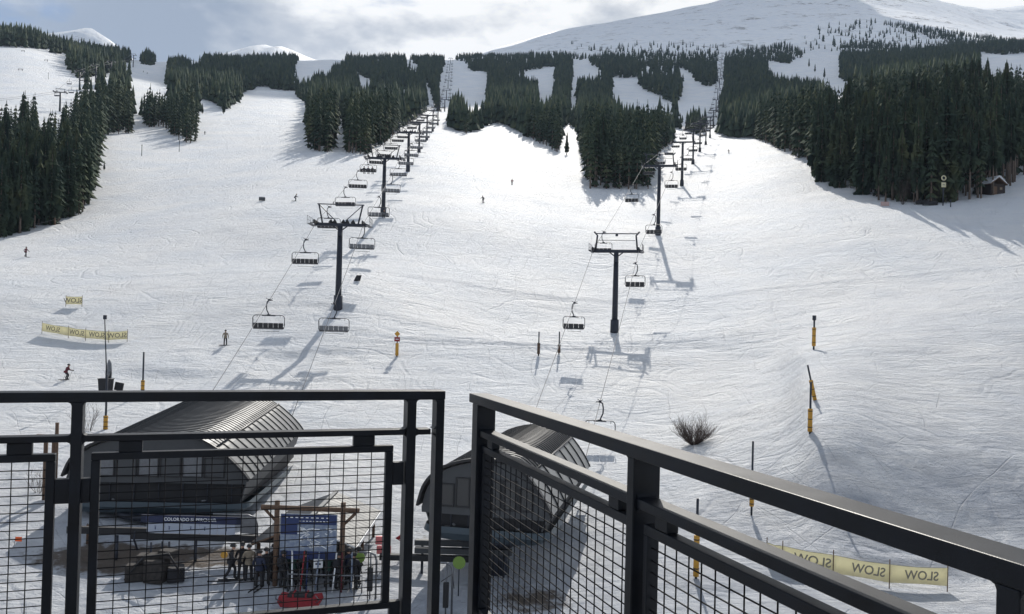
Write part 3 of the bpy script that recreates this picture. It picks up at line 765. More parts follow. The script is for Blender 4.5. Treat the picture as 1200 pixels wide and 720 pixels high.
# right rail
rr_ = empty('deck_railing', (0, 0, 0), 'black metal railing running diagonally towards the viewer across the right foreground', 'railing')
def RM(nm, *k, **kw): return link(nm, member(OR_, AR, NR, MR, *k, **kw).mesh(nm, M_rail), rr_)
sRe = 4.9
RM('top_rail', -.03, sRe, TOPR, TBR, -.001, .090)
segs = [(0.02, .10), (sR(739), sR(739) + .042), (sR(1172), sR(1172) + .042), (sR(1172) + 1.22, sR(1172) + 1.262)]
for i, (a0, a1) in enumerate(segs): RM('post', a0, a1, TBR + .0005, 1.62, .001, .089)
gr = MB()
for i, (a0, a1) in enumerate(segs):
    for s, ss in ((a0, -1), (a1, 1)):
        if i == 0 and ss < 0: continue
        gussets(gr, OR_, AR, NR, s, TBR, 1, ss, .004, .08); gussets(gr, OR_, AR, NR, s, M0R, -1, ss, .014, .075); gussets(gr, OR_, AR, NR, s, M1R, 1, ss, .014, .075)
tag(gr.build('corner_fillet', M_rail, rr_), kind='stuff')
for i in range(3):
    s0, s1 = segs[i][1] + .0005, segs[i + 1][0] - .0005
    RM('mid_rail', s0, s1, M0R, M1R, .012, .078)
    wire_panel(rr_, OR_, AR, NR, MR, s0 + (.012 if i == 0 else .03), s1 - .006, PTR, 1.345, 0, .024)
    RM('spacer_block', s0 + .09, s0 + .16, M1R + .0005, PTR - .0005, .022, .058)
    RM('spacer_block', s1 - .16, s1 - .09, M1R + .0005, PTR - .0005, .022, .058)
    for h0 in (.70, 1.25):
        RM('side_bracket', s1 - .0065, s1 - .0005, h0, h0 + .06, .024, .056)
# deck slab under the viewer
db = MB()
pl = [OL + AL * (sLe + 1) + NL * .05, OL + NL * .05, OR_ + NR * .05, OR_ + AR * 5.2 + NR * .05, Vector((2.2, -4, 0)), Vector((-6, -4, 0))]
vs = [Vector((p.x, p.y, -1.45)) for p in pl] + [Vector((p.x, p.y, -1.75)) for p in pl]; n = len(pl)
db.add(vs, [tuple(range(n)), tuple(reversed(range(n, 2 * n)))] + [(i, (i + 1) % n, (i + 1) % n + n, i + n) for i in range(n)])
tag(db.build('deck', M_deck), kind='structure')

# ------------------------------------------------------------------ chairlifts
def circle_pts(c, r, ax, n=16):
    return [Vector(c) + (Vector((0, math.cos(6.2832 * k / n), math.sin(6.2832 * k / n))) if ax == 'x' else Vector((math.cos(6.2832 * k / n), 0, math.sin(6.2832 * k / n)))) * r for k in range(n + 1)]
def arc_frame(W, H, r, y=0.0, z0=0.0, n=5):
    """rounded rectangle outline in the xz plane, top at z0"""
    pts = []
    for cx, cz, a0 in ((W / 2 - r, z0 - r, 90), (W / 2 - r, z0 - H + r, 0), (-W / 2 + r, z0 - H + r, -90), (-W / 2 + r, z0 - r, -180)):
        for k in range(n + 1):
            a = R(a0 - 90 * k / n); pts.append((cx + r * math.cos(a), y, cz + r * math.sin(a)))
    pts.append(pts[0]); return pts
def chair_parts(W, seats, side, dark):
    """returns list of (name, mesh, children); origin at the rope grip"""
    parts = []
    g = MB(); g.tube([(0, -.42, 0.02), (0, .42, 0.02)], .045, 6).box((0, 0, .05), (.20, .36, .20)).tube([(0, -.30, .06), (side * -.26, -.38, .22)], .03, 5).tube([(0, .30, .06), (side * .26, .38, .22)], .03, 5)
    g.box((side * .22, 0, .0), (.26, .12, .07))
    parts.append(('grip', g.mesh('grip', M_tower), []))
    h = MB(); s = side
    h.tube([(0, 0, 0), (-s * .20, 0, -.12), (-s * .27, 0, -.5), (-s * .24, 0, -.95), (-s * .06, 0, -1.33), (s * 0.0, 0, -1.48)], [.055, .06, .06, .06, .06, .065], 7)
    parts.append(('hanger_arm', h.mesh('hanger_arm', M_tower), []))
    t = -1.52
    f = MB(); f.tube(arc_frame(W, 1.42, .34, 0.0, t), .036, 6, cap=False)
    f.box((0, 0, t), (.36, .22, .16)).box((0, .02, t - .07), (W * .42, .06, .06))
    f.tube([(-W * .36, 0, t), (-W * .36, -.10, t - .22)], .022, 5).tube([(W * .36, 0, t), (W * .36, -.10, t - .22)], .022, 5)
    parts.append(('bail_frame', f.mesh('bail_frame', M_tower), []))
    zb = t - 1.30
    sw = (W - .16) / seats
    for k in range(seats):
        x = -W / 2 + .08 + sw * (k + .5)
        bk = MB(); bk.bbox((x, -.14, zb + .24), (sw - .035, .07, .50), .02, Matrix.Rotation(R(8), 3, 'X'))
        parts.append(('backrest', bk.mesh('backrest', M_pad if dark else M_seatgrey), []))
        st = MB(); st.bbox((x, .13, zb - .03), (sw - .035, .50, .09), .02, Matrix.Rotation(R(-6), 3, 'X'))
        parts.append(('seat', st.mesh('seat', M_pad), []))
    b = MB(); b.tube([(-W / 2 + .03, -.02, t - .30), (-W / 2 + .05, .5, zb + .32), (W / 2 - .05, .5, zb + .32), (W / 2 - .03, -.02, t - .30)], .022, 5, cap=False)
    b.tube([(-W * .3, .5, zb + .32), (-W * .3, .55, zb - .36), (W * .3, .55, zb - .36), (W * .3, .5, zb + .32)], .018, 5, cap=False)
    parts.append(('safety_bar', b.mesh('safety_bar', M_tower), []))
    u = MB(); u.tube([(-W / 2 + .1, -.1, zb - .12), (W / 2 - .1, -.1, zb - .12)], .04, 5)
    parts.append(('seat_rail', u.mesh('seat_rail', M_galv), []))
    return parts
CH = {(w, s, d): chair_parts(*((3.25, 6) if w == 6 else (2.5, 4)), s, d) for w in (6, 4) for s in (1, -1) for d in (True, False)}
def chair(kind, side, dark, pos, label, group, rz=0.0):
    e = empty('lift_chair', pos, label, 'lift chair', group, rz + random.uniform(-.05, .05)); e.rotation_euler[0] = random.uniform(-.05, .05); e.rotation_euler[1] = random.uniform(-.02, .02)
    for nm, me_, _ in CH[(kind, side, dark)]: link(nm, me_, e)
    return e
ORD = ['first', 'second', 'third', 'fourth', 'fifth', 'sixth', 'seventh', 'eighth', 'ninth', 'tenth', 'eleventh', 'twelfth', 'thirteenth', 'fourteenth', 'fifteenth', 'sixteenth', 'seventeenth', 'eighteenth', 'nineteenth', 'twentieth']
def lift_tower(base, ztop, rz, gauge, label, group, style=0, big=True):
    """base on the snow, ztop height of the rope"""
    H = ztop - base.z
    e = empty('lift_tower', base, label, 'lift tower', group, rz)
    p = MB(); p.tube([(0, 0, -.6), (0, 0, H * .5), (0, 0, H - .55)], [.42, .37, .32] if big else [.34, .3, .26], 14); p.build('pole', M_tower, e)
    q = MB(); q.tube([(0, 0, -1.2), (0, 0, 1.7), (0, 0, 1.72)], [.60, .56, .42], 12); q.build('plinth', M_tower, e)
    l = MB()
    for k in range(int((H - 2.4) / .6)): l.box((0, -.46, 2.0 + k * .6), (.36, .03, .03))
    l.box((-.18, -.44, H * .5 + .4), (.03, .03, H - 2.8)).box((.18, -.44, H * .5 + .4), (.03, .03, H - 2.8)); l.build('ladder', M_tower, e)
    g2 = gauge / 2
    c = MB(); c.box((0, 0, H - .38), (gauge + .5, .42, .40)); c.tube([(-.9, 0, H - .55), (0, 0, H - 1.2)], .08, 6).tube([(.9, 0, H - .55), (0, 0, H - 1.2)], .08, 6); c.build('crossarm', M_tower, e)
    f = MB()
    if style == 0:      # wide top bar on slanting legs with braces
        f.box((0, 0, H + 2.25), (gauge - .1, .14, .12))
        for s in (-1, 1):
            f.tube([(s * (g2 - .75), 0, H - .18), (s * (g2 - .25), 0, H + 2.2)], .11, 6)
            f.tube([(s * (g2 - .35), 0, H + 2.1), (s * .7, 0, H + .2)], .055, 6)
            f.tube([(s * .95, 0, H + 2.25), (s * .95, 0, H + 2.6)], .05, 5)
    else:               # square frame flaring outwards at the top
        f.box((0, 0, H + 2.0), (gauge - .5, .16, .12)); f.box((0, 0, H + 1.1), (gauge - 1.1, .07, .06))
        f.box((0, .02, H + 1.8), (.34, .2, .30))
        for s in (-1, 1):
            f.tube([(s * (g2 - .25), 0, H - .18), (s * (g2 - .45), 0, H + 1.75), (s * (g2 - .0), 0, H + 2.25)], .13, 6)
    f.build('lifting_frame', M_tower, e)
    for s in (-1, 1):
        a = empty('sheave_train', (s * g2, 0, H - .05), None, None); a.parent = e
        b = MB(); b.box((0, 0, .02), (.10, 4.0 if big else 3.4, .18)); b.box((0, 0, -.18), (.3, .4, .4)); b.build('sheave_beam', M_tower, a)
        wh = MB()
        for k in range(8):
            y = -1.75 + k * .5
            wh.tube([(-.09, y, -.14), (.09, y, -.14)], .21, 10)
        wh.build('sheaves', M_black, a)
        if big or True:
            cw = 1.0 if style == 0 else .55; pf = MB(); pf.box((s * .62 * cw, 0, -.42), (.5 * cw, 3.6, .05)); 
            for yy in (-1.75, -.6, .6, 1.75): pf.box((s * .86 * cw, yy, .1), (.04, .04, 1.0))
            pf.box((s * .86 * cw, 0, .58), (.04, 3.6, .04)).box((s * .86 * cw, 0, .1), (.03, 3.6, .03)); pf.box((s * .35, -1.2, -.3), (.5, .06, .12)); pf.box((s * .35, 1.2, -.3), (.5, .06, .12))
            pf.build('catwalk', M_tower, a)
    if big:
        if style == 0:
            o = MB(); [o.tube([(x, 0, H - .15), (x + .05, 0, H + .35)], [.36, .03], 5) for x in (-1.25, -.75, .35, .85, 1.6)]; o.build('snow_cone_cover', M_black, e)
        bx = MB(); bx.box((0, -.42, H * .86), (.5, .3, .5)); bx.build('junction_box', M_tower, e)
    return e
class Rope:
    def __init__(s, pts, sag=0.006): s.p = pts; s.sag = sag
    def at(s, D):
        for a, b in zip(s.p, s.p[1:]):
            if a.y <= D <= b.y:
                t = (D - a.y) / (b.y - a.y); v = a.lerp(b, t); v.z -= 4 * t * (1 - t) * s.sag * (b.y - a.y); return v
        return s.p[-1].copy()
    def build(s, label, r=0.032):
        pts = []
        for a, b in zip(s.p, s.p[1:]):
            n = 8
            for k in range(n): pts.append(s.at(a.y + (b.y - a.y) * k / n))
        pts.append(s.p[-1])
        tag(MB().tube(pts, r, 5).build('haul_rope', M_cable), label, 'cable')
# --- left lift
tl = [(396, 110, 11.2), (449, 166, 11.6), (478, 228, 10.8), (491, 285, 10.5), (500, 345, 10.5), (507, 410, 10.5), (513, 480, 10.5)]
LT = []; 
for i, (px, D, h) in enumerate(tl):
    b = gat(px, D); LT.append((b, b.z + h))
for i, (b, zt) in enumerate(LT):
    lift_tower(b, zt, R(2.7), 6.1, f'{"nearest" if i == 0 else ORD[i]} dark tower of the left chairlift, counted from the bottom', 'towers of the left chairlift', 0, i < 3)
LR = Rope([Vector((-24.6, 66, -8.9))] + [Vector((b.x - 3.05, b.y, z)) for b, z in LT])
RR = Rope([Vector((-18.5, 72, -9.3))] + [Vector((b.x + 3.05, b.y, z)) for b, z in LT])
LR.build('left haul cable of the left chairlift, climbing from the curved terminal over the towers')
RR.build('right haul cable of the left chairlift, climbing from the curved terminal over the towers')
for i, D in enumerate((88, 104, 119.5, 135, 150, 165, 180, 195, 211, 229, 248, 270, 295, 322, 352, 385)):
    chair(6, 1, True, LR.at(D), f'{ORD[i]} six-seat chair from the bottom on the left lift, left cable', 'chairs of the left chairlift', R(2.7))
for i, D in enumerate((91, 109, 128, 147, 162, 180, 197, 214, 232, 252, 274, 300, 330, 362)):
    chair(6, -1, False, RR.at(D), f'{ORD[i]} six-seat chair from the bottom on the left lift, right cable', 'chairs of the left chairlift', R(2.7))
# --- right lift
tr = [(720, 115, 11.3), (771, 170, 14.2), (799, 248, 13.2), (812, 300, 12.6), (820, 350, 12), (827, 410, 12), (832, 470, 12)]
RT = []
for px, D, h in tr:
    b = gat(px, D); RT.append((b, b.z + h))
for i, (b, zt) in enumerate(RT):
    lift_tower(b, zt, R(-12), 6.1, f'{"nearest" if i == 0 else ORD[i]} dark tower of the right chairlift, counted from the bottom', 'towers of the right chairlift', 1, i < 3)
rx = Vector((math.cos(R(-12)), math.sin(R(-12)), 0)) * 3.05
AL_ = Rope([Vector((0.6, 57, -9.3)), Vector((2.6, 75, -7.0))] + [b - rx + Vector((0, 0, z - b.z)) for b, z in RT], .004)
AR_ = Rope([Vector((4.8, 56, -10.1)), Vector((7.4, 70, -6.7))] + [b + rx + Vector((0, 0, z - b.z)) for b, z in RT], .004)
AL_.build('left haul cable of the right chairlift, climbing over its towers')
AR_.build('right haul cable of the right chairlift, climbing over its towers')
for i, D in enumerate((97, 123.5, 153, 181, 208, 236, 262, 292, 322, 356, 392, 430)):
    chair(4, 1, True, AL_.at(D), f'{ORD[i]} four-seat chair from the bottom on the right lift, left cable', 'chairs of the right chairlift', R(-12))
for i, D in enumerate((70.2, 108, 132, 162, 189, 216, 245, 272, 305, 338, 372, 410)):
    chair(4, -1, True, AR_.at(D), f'{ORD[i]} four-seat chair from the bottom on the right lift, right cable', 'chairs of the right chairlift', R(-12))
# --- upper lifts on the far face and the old lift on the left: towers with short crossarms
TWS = {}
def small_tower(b, H, rz, label, group, W=4.6):
    e = empty('lift_tower', b, label, 'lift tower', group, rz)
    MB().tube([(0, 0, -1), (0, 0, H)], [.45, .34], 8).build('pole', M_tower, e)
    c = MB(); c.box((0, 0, H), (W, .4, .4)); c.box((0, 0, H + 1.6), (W * .8, .15, .15)); c.tube([(-W * .3, 0, H), (-W * .4, 0, H + 1.6)], .1, 5).tube([(W * .3, 0, H), (W * .4, 0, H + 1.6)], .1, 5); c.build('crossarm', M_tower, e)
    for s in (-1, 1):
        MB().box((s * W / 2, 0, H), (.5, 3.4, .5)).build('sheave_train', M_galv, e)
    return e
small_chair = None
def far_chair(p, label, group, W=2.6):
    global small_chair
    if small_chair is None:
        m = MB(); m.tube(arc_frame(W, 1.5, .3, 0, -1.5, 3), .07, 4, cap=False); m.box((0, 0, -2.75), (W - .1, .35, .5)); m.tube([(0, 0, 0), (.2, 0, -.6), (0, 0, -1.5)], .07, 4)
        small_chair = m.mesh('lift_chair', M_tower)
    return tag(link('lift_chair', small_chair, None, p), label, 'lift chair', group)
def upper_lift(cols, W, hh, name, nch, zoff):
    bs = [on_ground_far(px, row) for px, row in cols]
    for i, b in enumerate(bs): small_tower(b, hh, 0, f'{ORD[i]} tower from the bottom of the {name}', 'towers of the ' + name, W)
    for s, sd in ((-1, 'left'), (1, 'right')):
        r_ = Rope([b + Vector((s * W / 2, 0, hh + .3)) for b in bs], .002); r_.build(f'{sd} cable of the {name}', .05)
        D0_, D1_ = bs[0].y, bs[-1].y
        for k in range(nch):
            D = D0_ + (D1_ - D0_) * ((k + .25 + .35 * (s > 0)) / nch)
            far_chair(r_.at(D), f'{ORD[k]} tiny chair from the bottom, {sd} cable, {name}', 'chairs of the ' + name)
def on_ground_far(px, row):
    r = ray(px, row); D = 420.0
    while D < 2300 and r.z * D > G(r.x * D, D): D += 2
    return Vector((r.x * D, D, G(r.x * D, D)))
upper_lift([(521, 131), (523, 117), (525, 104), (526, 93), (527, 83), (528, 75)], 7, 9, 'far lift in the corridor left of centre', 13, 0)
upper_lift([(836, 150), (839, 132), (841, 117), (843, 103), (844, 90), (845, 78), (846, 70)], 5, 11, 'far lift in the corridor right of centre', 13, 0)
bs = [on_ground(-60, 150), on_ground(70, 131), on_ground(93, 106), on_ground(112, 97), on_ground(130, 92), on_ground(156, 79)]
oh = [9, 9, 11, 11, 12, 12]
for i, b in enumerate(bs[1:]): small_tower(b, oh[i + 1], R(12), f'{ORD[i]} tower from the left of the old chairlift beside the terrain park', 'towers of the old chairlift', 5.0)
for s, sd in ((-1, 'left'), (1, 'right')):
    r_ = Rope([b + Vector((s * 2.5, 0, h + .3)) for b, h in zip(bs, oh)], .01); r_.build(f'{sd} cable of the old chairlift beside the terrain park', .05)
    for k in range(9):
        D = bs[0].y + (bs[-1].y - bs[0].y) * (k + .4 + .3 * (s > 0)) / 9
        far_chair(r_.at(D), f'{ORD[k]} small chair from the left, {sd} cable of the old chairlift', 'chairs of the old chairlift')

# ------------------------------------------------------------------ lift terminals
PROF = [(0, 0), (.028, .30), (.055, .46), (.10, .62), (.185, .80), (.35, .95), (.52, 1.0), (.66, .97), (.74, .88), (.815, .70), (.86, .56), (.92, .34), (.97, .12), (1, -.05)]
def terminal(org, rz, W, Ln, rise, slope, nseam, nrib, label, hside, ground_z, crease=9, pm=None):
    e = empty('lift_terminal', org, label, 'lift terminal', None, rz)
    raw = PROF; PF = []; crease_x = PROF[crease][0]
    for i in range(len(raw) - 1):
        p0, p1, p2, p3 = raw[max(i - 1, 0)], raw[i], raw[i + 1], raw[min(i + 2, len(raw) - 1)]
        for t in (0, .5):
            PF.append(tuple(.5 * (2 * p1[c_] + (p2[c_] - p0[c_]) * t + (2 * p0[c_] - 5 * p1[c_] + 4 * p2[c_] - p3[c_]) * t * t + (3 * p1[c_] - p0[c_] - 3 * p2[c_] + p3[c_]) * t ** 3) for c_ in (0, 1)))
    PF.append(raw[-1]); crease = min(range(len(PF)), key=lambda i_: abs(PF[i_][0] - crease_x))
    pr = [(x * W, z * rise) for x, z in PF]
    def off(p, i, d):      # offset profile point outward by d
        a = Vector(pr[max(i - 1, 0)]); b = Vector(pr[min(i + 1, len(pr) - 1)]); t = (b - a).normalized()
        return (p[0] - t.y * d, p[1] + t.x * d)
    def shell(i0, i1, y0, y1, d0, d1, mb=None):
        mb = mb or MB(); k = i1 - i0 + 1; vs = []
        for y in (y0, y1):
            for d in (d0, d1):
                for i in range(i0, i1 + 1):
                    q = off(pr[i], i, d); vs.append((q[0], y, q[1] + slope * y))
        fs = []
        for j in range(k - 1):
            fs += [(j, j + 1, 2 * k + j + 1, 2 * k + j), (k + j, 3 * k + j, 3 * k + j + 1, k + j + 1), (j, k + j, k + j + 1, j + 1), (2 * k + j, 2 * k + j + 1, 3 * k + j + 1, 3 * k + j)]
        fs += [(0, 2 * k, 3 * k, k), (k - 1, 2 * k - 1, 4 * k - 1, 3 * k - 1)]
        return mb.add(vs, fs, 0, False)
    nl = len(pr) - 1
    shell(0, crease, 0, Ln, 0, .06).build('roof', M_roofd, e)
    shell(crease, nl, .02, Ln, .004, .055).build('roof_panel', M_roofl, e)
    sm = shell(0, crease, -.02, .025, .061, .10).mesh('roof_seam', M_roofd)
    for k in range(nseam): link('roof_seam', sm, e, (0, .15 + (Ln - .3) * k / (nseam - 1), slope * (.15 + (Ln - .3) * k / (nseam - 1))))
    rm = shell(crease, nl, -.05, .05, .056, .12).mesh('roof_rib', M_rib)
    for k in range(nrib): link('roof_rib', rm, e, (0, .1 + (Ln - .2) * k / (nrib - 1), slope * (.1 + (Ln - .2) * k / (nrib - 1))))
    q = off(pr[crease], crease, .10)
    MB().tube([(q[0], -.05, q[1]), (q[0], Ln + .05, q[1] + slope * Ln)], .07, 6).build('ridge_trim', M_rib, e)
    shell(0, nl, -.22, -.002, .0, .13).build('gable_trim', M_rib, e)
    # front gable
    zb = -.10
    g = MB(); vs = [(p[0] * .985 + .08, 0, max(p[1] - .1, zb)) for p in pr]; g.prism([(v[0], v[2]) for v in vs] + [(W * .98, zb - .25), (.1, zb - .25)], .10, .18); g.build('gable_wall', M_gab, e)
    n = 6; x0, x1 = W * .15, W * .87; ww = (x1 - x0) / n
    for k in range(n):
        a, b = x0 + ww * k + .07, x0 + ww * (k + 1) - .07
        wf = MB(); h0, h1 = .05, rise * .60 if 0 < k < n - 1 else rise * .46
        for c, d in (((a, h0), (.06, h1 - h0)), ((b, h0), (.06, h1 - h0))): wf.box((c[0], .06, (h0 + h1) / 2), (.07, .06, h1 - h0))
        wf.box(((a + b) / 2, .06, h0), (b - a + .07, .065, .07)).box(((a + b) / 2, .06, h1), (b - a + .07, .065, .07))
        o = wf.build('window', M_rib, e)
        MB().box(((a + b) / 2, .085, (h0 + h1) / 2), (b - a - .05, .02, h1 - h0 - .05)).build('pane', pm or (M_gab if k % 2 else M_seatgrey), o)
    # back wall, dark cavity and skirts
    MB().prism([(v[0], v[2]) for v in vs] + [(W * .98, zb - .25), (.1, zb - .25)], Ln - .2, Ln - .12).build('rear_wall', M_gab, e).location = (0, 0, slope * Ln)
    zc = -.35; zd = -hside + .62; ze = -hside
    c = MB(); c.box((W / 2, Ln / 2, (zc + zd) / 2), (W * .90, Ln - .9, zc - zd)); c.build('machinery_bay', M_black, e)
    for k in range(7): MB().box((W * (.1 + .8 * k / 6), .36, (zc + zd) / 2), (.05, .05, zc - zd)).build('bay_post', M_tower, e)
    s = MB()      # rounded lower skirt running round the near end
    def loop(inset, z, r):
        pts = [(inset, Ln, z)]
        for k in range(7): a = R(180 + 90 * k / 6); pts.append((inset + r + r * math.cos(a), inset * .5 + r + r * math.sin(a), z))
        for k in range(7): a = R(270 + 90 * k / 6); pts.append((W - inset - r + r * math.cos(a), inset * .5 + r + r * math.sin(a), z))
        pts.append((W - inset, Ln, z)); return pts
    l0, l1, l2 = loop(.12, zd + .05, .9), loop(.02, (zd + ze) / 2 + .05, .9), loop(.5, ze, .9); k = len(l0)
    s.add(l0 + l1 + l2, [(j, j + 1, k + j + 1, k + j) for j in range(k - 1)] + [(k + j, k + j + 1, 2 * k + j + 1, 2 * k + j) for j in range(k - 1)] + [tuple(range(2 * k, 3 * k))], 0, False)
    s.build('lower_skirt', M_skirt, e)
    for xs, nm in ((.10, 'side_wall'), (W - .12, 'side_wall')):
        w_ = MB(); sg = 1 if xs < 1 else -1
        w_.add([(xs, .3, .02), (xs, Ln, .02 + slope * Ln), (xs + sg * .35, Ln, zd + .3 + slope * Ln), (xs + sg * .35, .3, zd + .1), (xs + sg * .06, .3, .02), (xs + sg * .06, Ln, .02 + slope * Ln), (xs + sg * .42, Ln, zd + .3 + slope * Ln), (xs + sg * .42, .3, zd + .1)],
               [(0, 1, 2, 3), (4, 7, 6, 5), (0, 4, 5, 1), (3, 2, 6, 7), (0, 3, 7, 4), (1, 5, 6, 2)]); w_.build(nm, M_gab, e)
    MB().tube([(W / 2, 2.6, ze - .02), (W / 2, 2.6, ze - .32)], [W * .30, W * .30], 28).build('bullwheel', M_tower, e)
    for y in (3.2, Ln * .78):
        b = MB(); zg = ground_z - org.z - .8; b.tube([(W / 2, y, zg), (W / 2, y, -hside + .2)], [.62, .5], 12); b.build('column', M_tower, e)
        b = MB(); b.box((W / 2, y, ze - .5), (2.2, .9, .35)); b.build('column_head', M_tower, e)
    r_ = MB()
    for sx in (.16, .84):
        r_.tube([(W * sx, Ln + 3.5, zd + .6 + slope * Ln), (W * sx, 1.5, zd + .1), (W * (.5 + (sx - .5) * .7), .3, zd + .1)], .07, 6)
    r_.build('chair_guide_rail', M_galv, e)
    t_ = MB()
    for sx in (.18, .82): t_.box((W * sx, Ln + .9, -.5 + slope * Ln), (.4, 2.6, .25)); t_.box((W * sx + .5, Ln + 1.0, -.9 + slope * Ln), (.5, 2.2, .06)); t_.box((W * sx + .74, Ln + 1.0, -.4 + slope * Ln), (.04, 2.2, .05))
    t_.build('exit_catwalk', M_tower, e)
    return e
o1 = P(75, 560, 50.5); o1.z = -9.95
terminal(o1, R(2.7), 10.75, 16.2, 2.55, .057, 34, 15, 'large curved charcoal roofed lift terminal behind the left railing, with a pale ribbed side', 2.15, -13.0)
q = P(646, 605, 41.5); rz2 = R(-12.2)
o2 = q - Vector((math.cos(rz2), math.sin(rz2), 0)) * 6.7
o2.z = -9.45
terminal(o2, rz2, 6.7, 15.0, 2.45, .0, 32, 9, 'smaller dark curved lift terminal seen between and through the right railing', 1.65, -13.7, pm=M_glass)

def text_mesh(body, size, depth=.006):
    c = bpy.data.curves.new('t', 'FONT'); c.body = body; c.size = size; c.align_x = 'CENTER'; c.align_y = 'CENTER'; c.extrude = depth; c.offset = size * .012; c.resolution_u = 3
    o = bpy.data.objects.new('t', c); COL.objects.link(o)
    bpy.context.view_layer.update()
    me = bpy.data.meshes.new_from_object(o.evaluated_get(bpy.context.evaluated_depsgraph_get()))
    bpy.data.objects.remove(o); bpy.data.curves.remove(c); return me
def put_text(name, body, size, m, parent, loc, rot=(R(90), 0, 0), mirror=False, depth=.006):
    me = text_mesh(body, size, depth); me.materials.clear(); me.materials.append(m); me.name = name
    if mirror:
        for v in me.vertices: v.co.x *= -1
        me.flip_normals()
    return link(name, me, parent, loc, rot)

M_navyb = mat('header_navy', (0.006, 0.014, 0.06), 0.5)
M_lane = mat('lane_white', (0.38, 0.42, 0.50), 0.5)
# gantry with the lane signs in front of the left terminal
def gz(px, D): return gat(px, D)
a = P(172, 618, 45); b = P(276, 618, 45)
gl_ = empty('lane_gantry', (a.x, 45, 0), 'low gantry under the left terminal carrying blue header and white lane panels', 'gantry')
zt, zm, zl = P(220, 604.5, 45).z, P(220, 613.5, 45).z, P(220, 626, 45).z
Wd = b.x - a.x
MB().bbox((Wd / 2, 0, (zt + zm) / 2), (Wd + .6, .10, zt - zm), .01).build('header_panel', M_navy, gl_)
MB().bbox((Wd / 2 , -.052, (zt + zm) / 2), (Wd + .1, .012, (zt - zm) * .9), .003).build('header_face', M_navyb, gl_)
put_text('lettering', 'COLORADO SUPERCHAIR', .235, M_white, gl_, (Wd * .49, -.064, (zt + zm) / 2))
npan = 5; pw = Wd / npan
for k in range(npan):
    o = MB().bbox((pw * (k + .5), -.02, (zm + zl) / 2), (pw - .03, .05, zm - zl - .03), .006).build('lane_panel', M_lane, gl_)
    MB().box((pw * (k + .5) - .2 * (k % 2), -.048, (zm + zl) / 2), (.05, .01, .14)).box((pw * (k + .5) - .2 * (k % 2), -.048, (zm + zl) / 2 + .11), (.09, .01, .03)).build('lane_mark', M_blue, o)
MB().box((Wd / 2 + 1.4, .12, zl - .18), (Wd + 4.4, .24, .34)).build('beam', M_black, gl_)
f = MB(); x1 = Wd + 1.15
f.tube([(Wd - 1.2, 0, zt + .12), (x1 - .5, 0, zt + .12), (x1 - .12, 0, zt - .02), (x1, 0, zt - .4), (x1, 0, zl - .2), (x1, 0, -14)], .045, 6); f.build('pipe_frame', M_galv, gl_)
MB().box(((Wd + x1) / 2 + .1, .0, (zt + zl) / 2 + .05), (x1 - Wd - .3, .02, zt - zl - .1)).build('wind_screen', M_seatgrey, gl_)
MB().tube([(-.6, 0, zl + .1), (-.65, 0, zl - .35), (-.4, -.1, zl - .9)], .05, 6).build('hose', M_tower, gl_); MB().tube([(-1.6, .1, zl - .2), (-1.6, .1, -14)], .09, 8).build('post', M_tower, gl_); MB().tube([(Wd * .55, .1, zl - .3), (Wd * .55, .1, -14)], .08, 8).build('post', M_tower, gl_)
MB().box((-1.9, .1, zl + .05), (4.6, .25, .36)).build('side_beam', M_black, gl_)
M_gravel = mat('wet_gravel', (.035, .03, .027), .9, 0, .5, 6, .03, 14)
# dark cable drum and tarpaulin heap beside the loading area
def heap(px, row, rx, ry, rz_, m, label, cat, seed, name='tarp_heap'):
    g0 = on_ground(px, row); b = MB(); n, mm = 30, 12; q_ = random.Random(seed); vs = []
    for i in range(mm):
        th = math.pi / 2 * i / (mm - 1)
        for k in range(n):
            a = 6.283 * k / n; f_ = 1 + .9 * float(vnoise(np.float64(math.cos(a) * 2.3 + seed), np.float64(math.sin(a) * 2.3 + i * .35))) + q_.uniform(-.05, .05)
            vs.append((math.cos(a) * math.cos(th) * rx * f_, math.sin(a) * math.cos(th) * ry * f_, math.sin(th) * rz_ * f_ - .15))
    fs = [(i * n + k, i * n + (k + 1) % n, (i + 1) * n + (k + 1) % n, (i + 1) * n + k) for i in range(mm - 1) for k in range(n)]
    b.add(vs, fs, 0, True); o = b.build(name, m, None, g0); tag(o, label, cat); return o
g0 = on_ground(182, 682); e = empty('equipment_stack', g0, 'jumbled stack of dark equipment crates on the gravel under the left terminal', 'equipment stack')
for x, y, z, w_, d_, h_, a_ in ((-.9, .1, .40, 1.1, .9, .8, .2), (.1, -.1, .55, .95, .9, 1.1, -.15), (.95, .15, .35, .8, .8, .7, .4), (-.35, .2, 1.05, 1.2, .7, .42, .1), (.55, .1, 1.32, .8, .6, .4, -.3)):
    MB().bbox((x, y, z), (w_, d_, h_), .05, Matrix.Rotation(a_, 3, 'Z')).build('crate', random.choice((M_black, M_blk2, M_gravel)), e)
MB().tube([(-1.4, -.3, .1), (-.4, -.5, 1.3), (.8, -.5, 1.5), (1.5, -.2, .2)], .05, 6).build('hose', M_black, e)
for i, px in enumerate((178, 191, 199)):
    g0 = on_ground(px, 672); e = empty('barrier_post', g0 + Vector((0, -.2, 0)), ['leftmost slim barrier post by the dark heap under the left terminal', 'middle slim barrier post by the dark heap under the left terminal', 'slim barrier post with yellow band, rightmost by the dark heap'][i], 'post')
    MB().tube([(0, 0, -.2), (0, 0, 1.6)], .05, 6).build('pole', M_tower, e)
    if i == 2: MB().tube([(0, 0, .25), (0, 0, 1.1)], .08, 6).build('band', M_orange, e)

